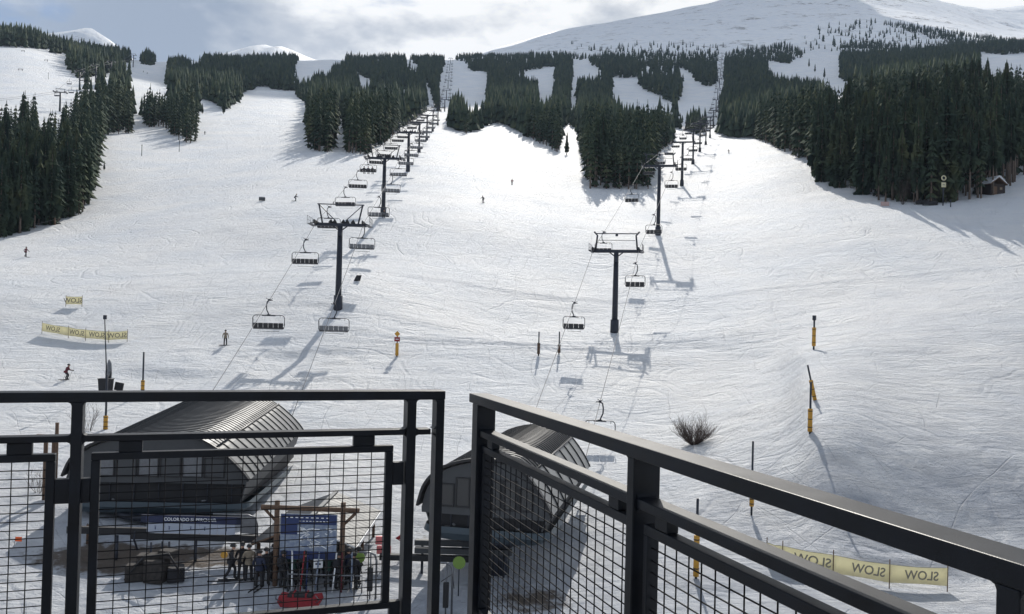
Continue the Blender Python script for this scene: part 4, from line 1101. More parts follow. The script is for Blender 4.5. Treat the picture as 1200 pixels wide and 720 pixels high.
# ------------------------------------------------------------------ padded posts and signs
def padded_post(px, row, htop, pad0, pad1, label, lean=0.0, r=.09, cap=None, padm=None, name='padded_post'):
    g0 = on_ground(px, row); s = g0.y / 1000.0; H = (row - htop) * s
    e = empty(name, g0, label, 'post'); e.rotation_euler = (0, lean, 0)
    MB().tube([(0, 0, -.4), (0, 0, H)], r, 8).build('pole', M_tower if padm is None else M_tower, e)
    z0, z1 = (row - pad0) * s, (row - pad1) * s
    p = MB(); p.tube([(0, 0, z0), (0, 0, z0 + .02), (0, 0, (z0 + z1) / 2), (0, 0, z1 - .02), (0, 0, z1)], [r * 1.5, r * 2.2, r * 2.05, r * 2.2, r * 1.5], 10); p.build('pad', padm or M_orange, e)
    for zz in (z0 + (z1 - z0) * .2, z0 + (z1 - z0) * .55, z0 + (z1 - z0) * .9): MB().tube([(0, 0, zz - .03), (0, 0, zz + .03)], r * 2.3, 10).build('strap', M_rib, e)
    if cap: MB().tube([(0, 0, H - .5), (0, 0, H)], r * 2.1, 10).build('cap', M_tower, e)
    return e
padded_post(953.5, 410, 370, 406, 384, 'black capped pole with ochre pad standing at the top of the right bank', cap=True)
padded_post(955, 470, 428, 470, 446, 'leaning black pole with ochre pad just behind the straight one on the right bank', lean=R(-13), r=.07)
padded_post(949, 510, 450, 508, 481, 'straight black pole with ochre pad on the right bank, in front of the leaning one', r=.075)
padded_post(880.5, 606, 520, 596, 580, 'tall black pole with ochre pad half hidden behind the right top rail', r=.065)
padded_post(815.5, 678, 585, 676, 628, 'black pole with ochre pad seen through the right railing', r=.07)
padded_post(167, 462, 413, 460, 446, 'brown pole with ochre pad just above the left top rail', r=.08)
padded_post(123.5, 504, 440, 504, 488, 'pole with bright ochre pad below the left top rail beside the post', r=.085)
padded_post(631, 418, 390, 416, 403, 'slim dark post in the snow, left of the tower on the right', padm=M_wood, r=.08)
padded_post(655, 416, 389, 414, 404, 'slim dark post with reddish top behind the lowest left chair of the right chairlift', padm=M_wood, r=.08)
padded_post(102, 640, 616, 640, 617, 'short dark stake in the snow under the left terminal corner', padm=M_wood, r=.03)
# yellow marker post with diamond and red sign
g0 = on_ground(465, 418); e = empty('warning_post', g0, 'yellow padded post with a diamond and a red sign left of the railing gap', 'sign post')
MB().tube([(0, 0, -.3), (0, 0, 2.5)], .07, 8).build('pole', M_wood, e); MB().tube([(0, 0, .1), (0, 0, 1.5)], .19, 10).build('pad', M_orange, e)
MB().box((0, -.10, 2.55), (.46, .03, .46), Matrix.Rotation(R(45), 3, 'Y')).build('diamond_sign', M_orange, e)
o = MB().box((0, -.12, 1.95), (.62, .04, .5)).build('red_sign', M_red, e); MB().box((0, -.145, 1.95), (.34, .01, .08)).build('bar', M_white, o)
# two yellow signs at the right forest edge
g0 = on_ground(1105, 241); s = g0.y / 1000; e = empty('trail_sign', g0, 'post with a round and a square yellow sign against the right forest', 'sign')
MB().tube([(0, 0, -.3), (0, 0, 6.0)], .12, 6).build('pole', M_tower, e)
rg = MB(); rg.tube([(math.cos(a_ * .3142) * .42, -.15, 5.6 + math.sin(a_ * .3142) * .42) for a_ in range(21)], .13, 5, cap=False); rg.build('round_sign', M_yel, e)
MB().bbox((0, -.15, 4.2), (.95, .05, 1.0), .02).build('square_sign', M_yel, e); MB().box((0, -.19, 4.2), (.5, .02, .12)).build('bar', M_letter, e)
MB().box((0, -.05, 3.4), (.9, .05, .12)).build('bracket', M_tower, e)

# ------------------------------------------------------------------ SLOW banners (we see their backs, so the word is mirrored)
def banner(cols, h, label, z0=.22, words=None, size=.5, post=1.55):
    pts = [on_ground(px, row) for px, row in cols]
    e = empty('slow_banner', pts[0], label, 'banner')
    o0 = pts[0]
    for i, p in enumerate(pts):
        q_ = p - o0; MB().tube([q_ + Vector((0, 0, -.3)), q_ + Vector((.01, 0, post))], .028, 6).build('stake', M_wood, e)
    for i in range(len(pts) - 1):
        a, b = pts[i] - o0, pts[i + 1] - o0; n = 8; vs = []; m = MB()
        d = (b - a).normalized(); nn_ = Vector((-d.y, d.x, 0))
        for k in range(n + 1):
            t = k / n; p = a.lerp(b, t) + nn_ * .012 * math.sin(t * math.pi) ; sg = .07 * math.sin(t * math.pi)
            for z in (z0 + sg * .4, z0 + h - sg): vs.append(p + Vector((0, 0, z)) - nn_ * .012); vs.append(p + Vector((0, 0, z)) + nn_ * .012)
        fs = []
        for k in range(n):
            a4, b4 = 4 * k, 4 * k + 4
            fs += [(a4, b4, b4 + 2, a4 + 2), (a4 + 1, a4 + 3, b4 + 3, b4 + 1), (a4, a4 + 1, b4 + 1, b4), (a4 + 2, b4 + 2, b4 + 3, a4 + 3)]
        fs += [(0, 2, 3, 1), (4 * n, 4 * n + 1, 4 * n + 3, 4 * n + 2)]
        m.add(vs, fs, 0, True); pan = m.build('banner_cloth', M_yel, e)
        sr = MB()
        for z in (z0 + h - .01,):
            sr.tube([a + Vector((0, 0, z)), a.lerp(b, .5) + nn_ * .012 + Vector((0, 0, z - .06)), b + Vector((0, 0, z))], .012, 4)
        sr.build('cord', M_black, pan)
        if words and words[i]:
            t = words[i]; c = a.lerp(b, t) - nn_ * .034 + Vector((0, 0, z0 + h / 2 - .02))
            tilt = math.atan2((b - a).z, Vector((b.x - a.x, b.y - a.y)).length)
            put_text('lettering', 'SLOW', size, M_letter, pan, c, (R(90), -tilt, math.atan2(d.y, d.x)), True, .004)
    return e
banner([(898, 664), (916.5, 668), (976, 679), (1042, 690), (1110, 695)], .98, 'long sagging yellow SLOW banner, seen from behind, in the lower right snow', .30, [None, .60, .62, .55], .68, 1.55)
banner([(49, 392), (80, 397), (100, 400), (127, 402), (149, 401)], 1.0, 'long yellow SLOW banner across the slope above the left railing', .30, [.42, .5, .5, .45], .78, 1.5)
banner([(77, 360), (96, 360)], 1.05, 'short single-panel yellow SLOW banner higher up the left slope', .30, [.45], .85, 1.5)

# ------------------------------------------------------------------ snow gun lance with bins
g0 = on_ground(126, 458); e = empty('snow_lance', g0, 'tall thin snowmaking lance with grey valve body above the left railing', 'snow gun')
s = g0.y / 1000
MB().tube([(-.15, 0, -.2), (-.2, 0, 2.4), (-.5, 0, 7.0)], [.09, .06, .045], 6).build('lance', M_tower, e)
MB().bbox((-.48, 0, 7.1), (.30, .25, .42), .05).build('nozzle_head', M_tower, e)
v = MB(); v.tube([(.12, 0, .9), (.14, 0, 1.6), (.10, 0, 2.6), (.08, 0, 3.0)], [.20, .24, .20, .08], 9); v.build('valve_body', M_galv, e)
MB().tube([(.1, -.2, 1.2), (.35, -.2, 1.4), (.3, -.2, 1.9)], .04, 5).build('hose', M_black, e)
e = empty('equipment_bin', g0 + Vector((.05, -.5, 0)), 'black open bin at the foot of the snow lance', 'bin')
b = MB(); b.prism([(-.62, 1.15), (.62, 1.15), (.52, -.05), (-.52, -.05)], -.35, .35); b.build('tub', M_black, e); MB().bbox((0, 0, 1.17), (1.34, .8, .07), .02).build('rim', M_black, e)
e = empty('equipment_pad', g0 + Vector((1.15, -.1, .0)), 'tilted black pad lying right of the bin by the snow lance', 'pad'); MB().bbox((0, 0, .42), (.85, .12, .8), .03, Matrix.Rotation(R(10), 3, 'Y')).build('pad', M_black, e)

# ------------------------------------------------------------------ timber gate, rope fence, hut, park features
g0 = on_ground(60, 587); e = empty('timber_frame', g0, 'rough timber posts with cross beam standing at the far left below the rail', 'timber frame')
for x, h, r in ((.22, 4.9, .11), (-.45, 4.0, .13), (.05, 4.1, .12)):
    MB().tube([(x, 0, -.4), (x, 0, h)], r, 8).build('post', M_wood, e)
MB().box((-.3, -.16, 4.05), (1.3, .14, .22)).build('beam', M_wood, e); MB().box((-.1, .12, .9), (.7, .05, .9)).build('panel', M_white, e)
fp = [on_ground(px, row) for px, row in ((-40, 281), (2, 276), (30, 271), (64, 264))]
e = empty('rope_fence', fp[0], 'low rope fence with timber end post along the left forest edge', 'fence')
for i, p in enumerate(fp): MB().tube([p - fp[0] + Vector((0, 0, -.3)), p - fp[0] + Vector((0, 0, 1.2 if i < 3 else 1.5))], .06 if i < 3 else .20, 6).build('post', M_tower if i < 3 else M_wood, e)
m = MB()
for a, b in zip(fp, fp[1:]): m.tube([a - fp[0] + Vector((0, 0, 1.15)), a.lerp(b, .5) - fp[0] + Vector((0, 0, .95)), b - fp[0] + Vector((0, 0, 1.15))], .03, 4)
m.build('rope', M_galv, e)
g0 = on_ground(1167, 228); e = empty('log_hut', g0 + Vector((0, 1.5, 0)), 'small dark red hut with snow on its roof among the trunks at far right', 'hut', None, R(15))
MB().box((0, 0, 1.0), (3.8, 3.2, 2.6)).build('wall', mat('hut_red', (.02, .012, .010), .8, 0, .2, 4), e)
MB().prism([(-2.3, 2.2), (0, 3.7), (2.3, 2.2), (2.2, 2.05), (0, 3.5), (-2.2, 2.05)], -1.95, 1.95).build('roof', M_wood, e)
MB().prism([(-2.35, 2.3), (-.1, 4.05), (.5, 4.0), (2.35, 2.35), (2.25, 2.2), (0, 3.72), (-2.25, 2.2)], -1.9, 1.9).build('roof_snow', M_snow, e)
o = MB().box((.8, -1.62, 1.3), (.7, .04, .6)).build('window', M_wood, e); MB().box((.8, -1.65, 1.3), (.55, .02, .45)).build('pane', M_tan, o)
MB().box((-.7, -1.62, .7), (.9, .05, 1.9)).build('door', M_wood, e)
def snowmobile(p, rz, label, m):
    e = empty('snowmobile', p, label, 'snowmobile', None, rz)
    MB().prism([(-1.3, .35), (-1.25, .75), (-.3, .85), (.1, .70), (.5, 1.0), (1.0, .85), (1.35, .45), (1.2, .25), (-1.1, .2)], -.28, .28).build('body', m, e)
    MB().bbox((-.5, 0, .86), (1.1, .34, .18), .05).build('seat', M_black, e)
    MB().bbox((-.4, 0, .15), (1.7, .42, .3), .1).build('track', M_black, e)
    for s in (-1, 1): MB().tube([(.4, s * .45, .06), (1.3, s * .45, .05), (1.6, s * .45, .22)], .07, 5).build('ski', M_black, e)
    MB().tube([(.3, -.35, 1.15), (.42, 0, 1.1), (.3, .35, 1.15)], .03, 5).build('handlebar', M_black, e)
    MB().prism([(.45, 1.0), (.35, 1.35), (.42, 1.35), (.75, .98)], -.2, .2).build('windshield', M_glass, e)
snowmobile(on_ground(1081, 240), R(170), 'dark snowmobile parked at the right forest edge, left of two', M_blk2)
snowmobile(on_ground(1091, 241), R(160), 'dark snowmobile parked at the right forest edge beside the yellow signs', M_blk2)
g0 = on_ground(1037, 242); tag(MB().bbox((0, 0, .5), (1.8, .12, .9), .03).build('snow_board_sign', mat('faded_rose', (.42, .30, .28), .7), None, g0), 'faded pink board standing in the snow under the right forest', 'board')
g0 = on_ground(307, 236); e = empty('snow_barrier', g0, 'small pale beige barrier on the slope left of the highest dark skier', 'barrier'); MB().bbox((0, 0, .45), (1.35, .3, .75), .06).build('panel', M_gab, e); MB().box((.0, -.05, .9), (1.3, .1, .12)).build('top', M_white, e)
for px, row, w_, lab in ((8, 54, 4.5, 'dark park box on the crest at the far upper left'), (27, 61, 2.6, 'small dark park rail on the upper left snow park'), (54, 72, 2.6, 'short pale park rail below the upper left trees'), (24, 83, 3.2, 'long low park rail in the middle of the snow park')):
    g0 = on_ground(px, row); e = empty('park_rail', g0, lab, 'park rail'); MB().box((0, 0, .9), (w_, .4, .22)).build('rail', M_galv, e); MB().box((-w_ * .35, 0, .2), (.2, .2, 1.4)).build('leg', M_tower, e); MB().box((w_ * .35, 0, .2), (.2, .2, 1.4)).build('leg', M_tower, e)
for px, row, h, lab in ((56.5, 93, 4, 'thin dark pole standing in the snow park'), (166, 183, 4, 'thin pole on the slope beside the left stand'), (210, 178, 4.2, 'thin pole on the slope below the small clump'), (1114, 243, 1.5, 'short white marker stake at the right forest edge'), (500, 148, 3, 'thin marker pole near the crest between the lifts')):
    g0 = on_ground(px, row); e = empty('marker_pole', g0, lab, 'pole'); MB().tube([(0, 0, -.3), (0, 0, h)], .10, 5).build('pole', M_tower, e); MB().tube([(0, 0, h - .5), (0, 0, h - .1)], .14, 5).build('collar', M_tower, e)
g0 = on_ground(419, 330); tag(MB().prism([(-.55, 0), (.35, .05), (.55, .85), (-.15, .85)], -.1, .1).build('dark_slab', M_black, None, g0), 'black slanted slab standing on the snow right of the nearest left tower', 'pad')  # plain black slanted slab
g0 = on_ground(18, 642); e = empty('marker_flag', g0, 'tiny orange flag in the snow at the far left edge', 'flag'); MB().tube([(-.1, 0, -.1), (0, 0, .55)], .012, 5).build('stick', M_tower, e); MB().box((.16, 0, .42), (.34, .02, .24)).build('flag', M_oran2, e)

# bare shrubs
def shrub(px, row, h, w, n, label, seed, lean=0):
    g0 = on_ground(px, row); q_ = random.Random(seed); b = MB()
    def grow(p, d, L_, r, lv):
        pts = [p]; 
        for k in range(3):
            d = (d + Vector((q_.uniform(-.22, .22), q_.uniform(-.22, .22), q_.uniform(-.02, .18)))).normalized(); p = p + d * L_ / 3; pts.append(p)
        b.tube(pts, [r, r * .8, r * .6, r * .35], 3, cap=False)
        if lv:
            for _ in range(4):
                i = q_.choice((1, 2, 3)); dd = (d + Vector((q_.uniform(-.8, .8), q_.uniform(-.8, .8), q_.uniform(-.2, .6)))).normalized(); grow(pts[i], dd, L_ * .5, r * .5, lv - 1)
    for k in range(n):
        a = q_.uniform(0, 6.28); s_ = q_.uniform(.1, 1) ** .6 * w
        grow(Vector((math.cos(a) * .12, math.sin(a) * .12, -.1)), Vector((math.cos(a) * s_ + lean, math.sin(a) * s_, 1)).normalized(), h * q_.uniform(.6, 1), .018, 2)
    tag(b.build('bare_shrub', M_branch, None, g0), label, 'shrub')
shrub(813, 522, 1.9, 1.7, 130, 'leafless brown shrub on the snow right of the lift cables', 5)
shrub(104, 506, 2.1, .9, 9, 'thin bare twigs beside the ochre padded post at left', 8, -.3)
shrub(45, 578, 1.6, .9, 9, 'sparse bare twigs in the snow by the timber frame', 12)
for px, row, lab, sd_ in ((1058, 240, 'reddish bare shrub in front of the right forest, left of the signs', 21), (1095, 238, 'reddish bare shrub in front of the right forest, behind the signs', 22)): shrub(px, row, 5.5, .6, 26, lab, sd_)

# ------------------------------------------------------------------ trail map board, shelter, base furniture
pb = gat(362, 42.0); gzb = pb.z
e = empty('trail_map_board', Vector((P(362, 640, 42).x, 42, gzb)), 'large trail map board with blue header hung from a timber frame by the crowd', 'map board')
def bx(px): return P(px, 640, 42).x - e.location.x
def bz(row): return P(362, row, 42).z - gzb
for px in (323.5, 401): MB().tube([(bx(px), 0, -.5), (bx(px), 0, bz(588))], .125, 10).build('post', M_wood, e)
MB().tube([(bx(305), -.02, bz(595.5)), (bx(420), -.02, bz(597))], .12, 8).build('crossbeam', M_wood, e)
MB().tube([(bx(309), 0, bz(598)), (bx(322), 0, bz(611))], .075, 6).build('brace', M_wood, e); MB().tube([(bx(416), 0, bz(600)), (bx(403), 0, bz(613))], .075, 6).build('brace', M_wood, e)
def panel(x0, x1, r0, r1, y, m, nm, par, t=.03): return MB().bbox(((bx(x0) + bx(x1)) / 2, y, (bz(r0) + bz(r1)) / 2), (bx(x1) - bx(x0), t, bz(r0) - bz(r1)), .004).build(nm, m, par)
bd = panel(329, 395, 602, 655, -.14, M_lblue, 'map_panel', e, .06)
panel(329.6, 394.4, 602.6, 614, -.178, M_blue, 'header', bd, .012); panel(329.6, 349, 614.3, 626, -.178, M_blue, 'legend', bd, .012); panel(329.6, 394.4, 645, 654.5, -.178, M_blue, 'footer', bd, .012)
bl = MB(); q_ = random.Random(4)
for k in range(46):
    x = q_.uniform(352, 391); r_ = q_.uniform(617, 642); bl.box((bx(x), -.176, bz(r_)), (q_.uniform(.05, .4), .01, q_.uniform(.02, .05)), Matrix.Rotation(q_.uniform(-.5, .5), 3, 'Y'))
tag(bl.build('map_print', M_white, bd), kind='stuff')
bl = MB()
for k in range(9): bl.box((bx(336 + k * 6), -.188, bz(606)), (.13, .008, .04)).box((bx(352 + k * 4), -.188, bz(610)), (.10, .008, .03))
tag(bl.build('header_print', M_white, bd), kind='stuff')
# low shelter roof
y0, y1 = 42.9, 51.0; xr, xe = -10.15, 2.65
zr, zev = -10.6, -11.65
e = empty('ski_shelter', Vector((xr, y0, -13.6)), 'low shelter with grey corrugated gable roof behind the trail map board', 'shelter')
def lp(x, y, z): return Vector((x, y, z + 13.6))
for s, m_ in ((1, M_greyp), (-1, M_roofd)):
    n = 16
    for k in range(n):
        ya, yb = (y1 - y0) * k / n + .02, (y1 - y0) * (k + 1) / n - .02; m = MB()
        vs = [lp(0, ya, zr), lp(0, yb, zr), lp(s * xe, yb, zev), lp(s * xe, ya, zev)]
        up = [v + Vector((0, 0, .045)) for v in vs]
        ym = (ya + yb) / 2; rid = [lp(0, ym, zr + .085), lp(s * xe, ym, zev + .085)]
        m.add(vs + up + rid, [(0, 1, 2, 3), (4, 8, 9, 7), (8, 5, 6, 9), (0, 3, 7, 4), (1, 5, 6, 2), (0, 4, 8, 5, 1), (3, 2, 6, 9, 7)]); m.build('roof_sheet', m_, e)
MB().box(lp(0, (y1 - y0) / 2, zr + .1), (.24, y1 - y0 + .1, .06)).build('ridge_cap', M_greyp, e)
for s in (1, -1):
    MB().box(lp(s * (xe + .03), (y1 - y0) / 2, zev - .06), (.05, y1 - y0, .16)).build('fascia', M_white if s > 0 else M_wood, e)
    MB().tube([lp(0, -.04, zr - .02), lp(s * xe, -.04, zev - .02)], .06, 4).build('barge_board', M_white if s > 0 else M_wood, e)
    for y in (.3, 4, y1 - y0 - .3): MB().tube([lp(s * (xe - .35), y, -14.2), lp(s * (xe - .35), y, zev)], .09, 6).build('post', M_wood, e)
MB().box(lp(0, 3.6, -12.9), (3.2, 4.0, 1.4)).build('counter', M_black, e)
# red rescue sled
g0 = on_ground(352, 711); e = empty('rescue_sled', g0, 'red rescue sled with black cover in the front of the crowd', 'sled')
sl = MB(); sec = [(-1.0, .30), (-.85, .05), (.85, .05), (1.0, .30), (.93, .55), (.55, .48), (-.55, .48), (-.93, .55)]
sl.prism(sec, -.35, .35); sl.build('hull', M_red, e)
MB().bbox((0, 0, .50), (1.15, .55, .26), .08).build('cover', M_black, e)
for s in (-1, 1): MB().tube([(s * .8, -.36, .3), (s * 1.0, -.6, .5), (s * .9, -.9, .8)], .025, 5).build('handle', M_galv, e)
for s in (-.3, .3): MB().bbox((s, 0, .52), (.08, .6, .30), .02).build('strap', M_red, e)
# first aid sign
g0 = on_ground(372, 694); e = empty('first_aid_sign', g0, 'small white sign with a dark cross on a thin post before the map board', 'sign')
MB().tube([(0, 0, -.2), (0, 0, 1.5)], .035, 6).build('post', M_tower, e); o = MB().bbox((0, -.03, 1.3), (.46, .03, .46), .01).build('plate', M_white, e)
MB().box((0, -.052, 1.3), (.26, .01, .08)).box((0, -.0525, 1.3), (.08, .011, .26)).build('cross', M_navy, o)
# faded red padding panels, lime discs, gates
g0 = on_ground(448, 668); e = empty('padding_panel', g0, 'pair of faded red padding panels stacked right of the shelter', 'padding')
MB().bbox((0, 0, 1.5), (.78, .2, .42), .03).build('pad', M_pink, e); MB().bbox((0.05, 0, 1.0), (.74, .2, .42), .03).build('pad', M_pink, e); MB().box((0.05, .1, .4), (.08, .08, 1.4)).build('post', M_tower, e)
put_text('lettering', '95', .28, M_red, e, (.06, -.112, 1.0))
g0 = on_ground(471, 655); tag(MB().tube([(0, 0, 0), (0, 0, .9), (-.3, 0, 1.05), (.15, 0, 1.25)], [.05, .05, .1, .2], 6).build('red_handle', M_red, None, g0), 'small red lever sticking up right of the faded red panels', 'lever')
def disc(px, row, base, label, d=.50):
    g0 = on_ground(px, base); H = (base - row) * g0.y / 1000
    e = empty('disc_sign', g0, label, 'sign'); MB().tube([(0, 0, -.2), (0, 0, H)], .03, 5).build('post', M_tower, e)
    MB().tube([(0, -.06, H), (0, -.02, H)], d / 2, 18).build('disc', M_lime, e)
disc(421, 656, 690, 'round lime green sign at the right end of the crowd', .5); disc(537, 661, 700, 'round lime green sign beside the pipe gate in the railing gap', .62)
def gate(px, base, label, h=2.4, w=.55):
    g0 = on_ground(px, base); e = empty('loading_gate', g0, label, 'gate')
    MB().tube([(0, 0, -.2), (0, 0, h - .4), (-.08, 0, h - .12), (-.32, 0, h), (-w - .3, 0, h)], .05, 7).build('pipe_frame', M_galv, e)
    MB().bbox((-.28, -.05, .95), (.26, .22, 1.15), .04).build('black_pad', M_black, e); MB().tube([(-.28, 0, 0), (-.28, 0, h)], .04, 6).build('post', M_galv, e)
    MB().tube([(-.5, -.2, h - .8), (0, 0, h - .5), (.1, -.2, h - 1.1)], .02, 5).build('cable', M_black, e)
gate(529, 722, 'steel pipe loading gate with black pad in the gap between railings')
gate(440, 702, 'steel loading gate with black pad right of the shelter', 2.2)
for x0, x1, r_, D, lab in ((445, 560, 654, 44.5, 'long black loading beam running from the shelter to the second terminal'), (486, 600, 637, 45.0, 'dark platform edge below the second terminal'), (486, 600, 646, 44.6, 'grey lower platform edge below the second terminal')):
    a, b = P(x0, r_, D), P(x1, r_, D); c = (a + b) / 2
    e = empty('loading_beam', Vector((c.x, D, c.z)), lab, 'beam'); wd = b.x - a.x
    MB().bbox((0, 0, 0), (wd, .35, .30), .03).build('beam', M_black if r_ == 654 else M_gab, e)
    for s in (-.42, .42): MB().tube([(s * wd, 0, -.1), (s * wd, 0, -3)], .07, 6).build('leg', M_tower, e)

# ------------------------------------------------------------------ people
def person_mesh(J, E, cuts, res=1):
    """J: name -> (pos, radius); E: edges. One skinned continuous body; material by region"""
    names = list(J); me = bpy.data.meshes.new('b'); me.from_pydata([J[n][0] for n in names], [(names.index(a), names.index(b)) for a, b in E], [])
    o = bpy.data.objects.new('b', me); COL.objects.link(o)
    sk = o.modifiers.new('s', 'SKIN'); sk.use_smooth_shade = True; sk.branch_smoothing = .4
    for i, n in enumerate(names):
        r_ = J[n][1]; me.skin_vertices[0].data[i].radius = (r_, r_) if not isinstance(r_, tuple) else r_
    me.skin_vertices[0].data[names.index('pelvis')].use_root = True
    sb = o.modifiers.new('u', 'SUBSURF'); sb.levels = res; sb.render_levels = res
    bpy.context.view_layer.update()
    m2 = bpy.data.meshes.new_from_object(o.evaluated_get(bpy.context.evaluated_depsgraph_get())); bpy.data.objects.remove(o)
    m2.materials.clear()
    kd = [(Vector(J[n][0]), n) for n in names]
    for p in m2.polygons:
        c = p.center; n = min(kd, key=lambda q_: (q_[0] - c).length - .5 * (q_[1] == 'zz'))[1]
        p.material_index = cuts(n); p.use_smooth = True
    return m2
def cuts(n):
    if n in ('head', 'crown', 'chin', 'nose'): return 0
    if n in ('pelvis', 'hipL', 'hipR', 'kneeL', 'kneeR', 'ankL', 'ankR', 'shL2', 'shR2', 'toeL', 'toeR'): return 2 if n[:3] not in ('ank', 'toe') else 3
    return 1
def skeleton(pose):
    J = {}
    def j(n, x, y, z, r): J[n] = ((x, y, z), r)
    if pose == 'stand':
        P0 = dict(pel=(0, 0, .95), ch=(0, .0, 1.25), nk=(0, .01, 1.48), hd=(0, -.02, 1.62), kn=(.12, -.02, .50), an=(.13, .02, .09), kn2=(-.12, -.03, .50), an2=(-.14, .02, .09), el=(.30, .02, 1.14), ha=(.30, -.14, .93), el2=(-.29, .03, 1.14), ha2=(-.33, -.08, .90))
    elif pose == 'walk':
        P0 = dict(pel=(0, 0, .94), ch=(0, -.03, 1.24), nk=(0, -.05, 1.46), hd=(0, -.09, 1.60), kn=(.11, -.20, .55), an=(.11, -.16, .12), kn2=(-.10, .06, .50), an2=(-.11, .30, .14), el=(.30, .12, 1.16), ha=(.30, .0, .95), el2=(-.30, -.12, 1.16), ha2=(-.28, -.34, 1.05))
    elif pose == 'ski':
        P0 = dict(pel=(0, .12, .82), ch=(.02, -.06, 1.10), nk=(.03, -.15, 1.29), hd=(.04, -.22, 1.42), kn=(.15, -.16, .50), an=(.16, .02, .12), kn2=(-.12, -.14, .48), an2=(-.14, .04, .12), el=(.34, -.10, 1.02), ha=(.38, -.38, .98), el2=(-.32, -.08, 1.02), ha2=(-.36, -.36, .96))
    else:   # sit
        P0 = dict(pel=(0, 0, .10), ch=(0, .04, .42), nk=(0, .03, .64), hd=(0, -.01, .78), kn=(.12, -.46, .10), an=(.12, -.52, -.36), kn2=(-.12, -.46, .10), an2=(-.12, -.50, -.36), el=(.28, -.08, .32), ha=(.18, -.34, .26), el2=(-.28, -.08, .32), ha2=(-.18, -.34, .26))
    v = {k: Vector(a) for k, a in P0.items()}
    def jj(n, p, r): J[n] = (tuple(p), r)
    jj('pelvis', v['pel'], (.17, .125)); jj('waist', v['pel'].lerp(v['ch'], .5), (.16, .12)); jj('chest', v['ch'].lerp(v['nk'], .35), (.19, .13))
    jj('neck', v['nk'], (.065, .065)); hd = v['hd']; jj('chin', hd + Vector((0, -.015, -.06)), (.07, .075)); jj('head', hd + Vector((0, -.01, .03)), (.088, .10)); jj('crown', hd + Vector((0, .01, .13)), (.06, .07))
    for s, kn, an, el, ha in (('L', 'kn', 'an', 'el', 'ha'), ('R', 'kn2', 'an2', 'el2', 'ha2')):
        sx = 1 if s == 'L' else -1
        jj('hip' + s, v['pel'] + Vector((sx * .10, 0, -.06)), .115); jj('knee' + s, v[kn], .075); jj('ank' + s, v[an], .075); jj('toe' + s, v[an] + Vector((0, -.20, -.04)), .055)
        jj('sh' + s, v['ch'].lerp(v['nk'], .72) + Vector((sx * .18, 0, 0)), .085); jj('elb' + s, v[el], .062); jj('wri' + s, v[ha], .045)
    E = [('pelvis', 'waist'), ('waist', 'chest'), ('chest', 'neck'), ('neck', 'chin'), ('chin', 'head'), ('head', 'crown')]
    for s in 'LR': E += [('pelvis', 'hip' + s), ('hip' + s, 'knee' + s), ('knee' + s, 'ank' + s), ('ank' + s, 'toe' + s), ('chest', 'sh' + s), ('sh' + s, 'elb' + s), ('elb' + s, 'wri' + s)]
    return J, E, v
BODY = {}
for ps in ('stand', 'walk', 'ski', 'sit'):
    J, E, v = skeleton(ps); BODY[ps] = (person_mesh(J, E, cuts), v)
def glove_mesh(sx):
    b = MB(); b.bbox((0, 0, -.045), (.035, .085, .10), .012)
    for k, (y, l) in enumerate(((-.032, .065), (-.011, .078), (.011, .074), (.032, .058))):
        b.tube([(0, y, -.085), (-sx * .008, y, -.085 - l * .5), (-sx * .03, y, -.085 - l)], [.013, .012, .009], 5)
    b.tube([(0, -.035, -.02), (-sx * .015, -.065, -.05), (-sx * .02, -.070, -.085)], [.014, .013, .010], 5)
    return b.mesh('glove', M_black)
GL = {1: glove_mesh(1), -1: glove_mesh(-1)}
def helmet_mb():
    b = MB(); n, m = 12, 6; vs = []
    for i in range(m + 1):
        th = math.pi * .58 * i / m
        for k in range(n): a = 6.283 * k / n; vs.append((.125 * math.sin(th) * math.cos(a), .145 * math.sin(th) * math.sin(a), .135 * math.cos(th)))
    b.add(vs, [(i * n + k, (i + 1) * n + k, (i + 1) * n + (k + 1) % n, i * n + (k + 1) % n) for i in range(m) for k in range(n)] , 0, True); b.add([vs[(m) * n + k] for k in range(n)], [tuple(range(n))]); return b
HEL = helmet_mb().mesh('helmet', M_black)
gm = MB(); gm.tube([(.10, -.05, 0), (.07, -.115, 0), (0, -.14, 0), (-.07, -.115, 0), (-.10, -.05, 0)], .032, 6); GOG = gm.mesh('goggles', M_glass)
fm = MB(); fm.add([(-.035, -.105, -.03), (.035, -.105, -.03), (0, -.135, -.055), (0, -.10, .01)], [(0, 2, 3), (2, 1, 3), (0, 1, 2)]); fm.box((0, -.098, -.085), (.05, .012, .012)); FACE = fm.mesh('face', M_skin)
em = MB(); em.bbox((.09, .01, 0), (.02, .04, .06), .006).bbox((-.09, .01, 0), (.02, .04, .06), .006); EAR = em.mesh('ears', M_skin)
skm = MB(); skm.tube([(0, .75, .02), (0, .2, .015), (0, -.7, .015), (0, -.88, .05), (0, -.95, .11)], [.035, .04, .045, .04, .02], 4); SKI = skm.mesh('ski', M_black)
PERS = {}
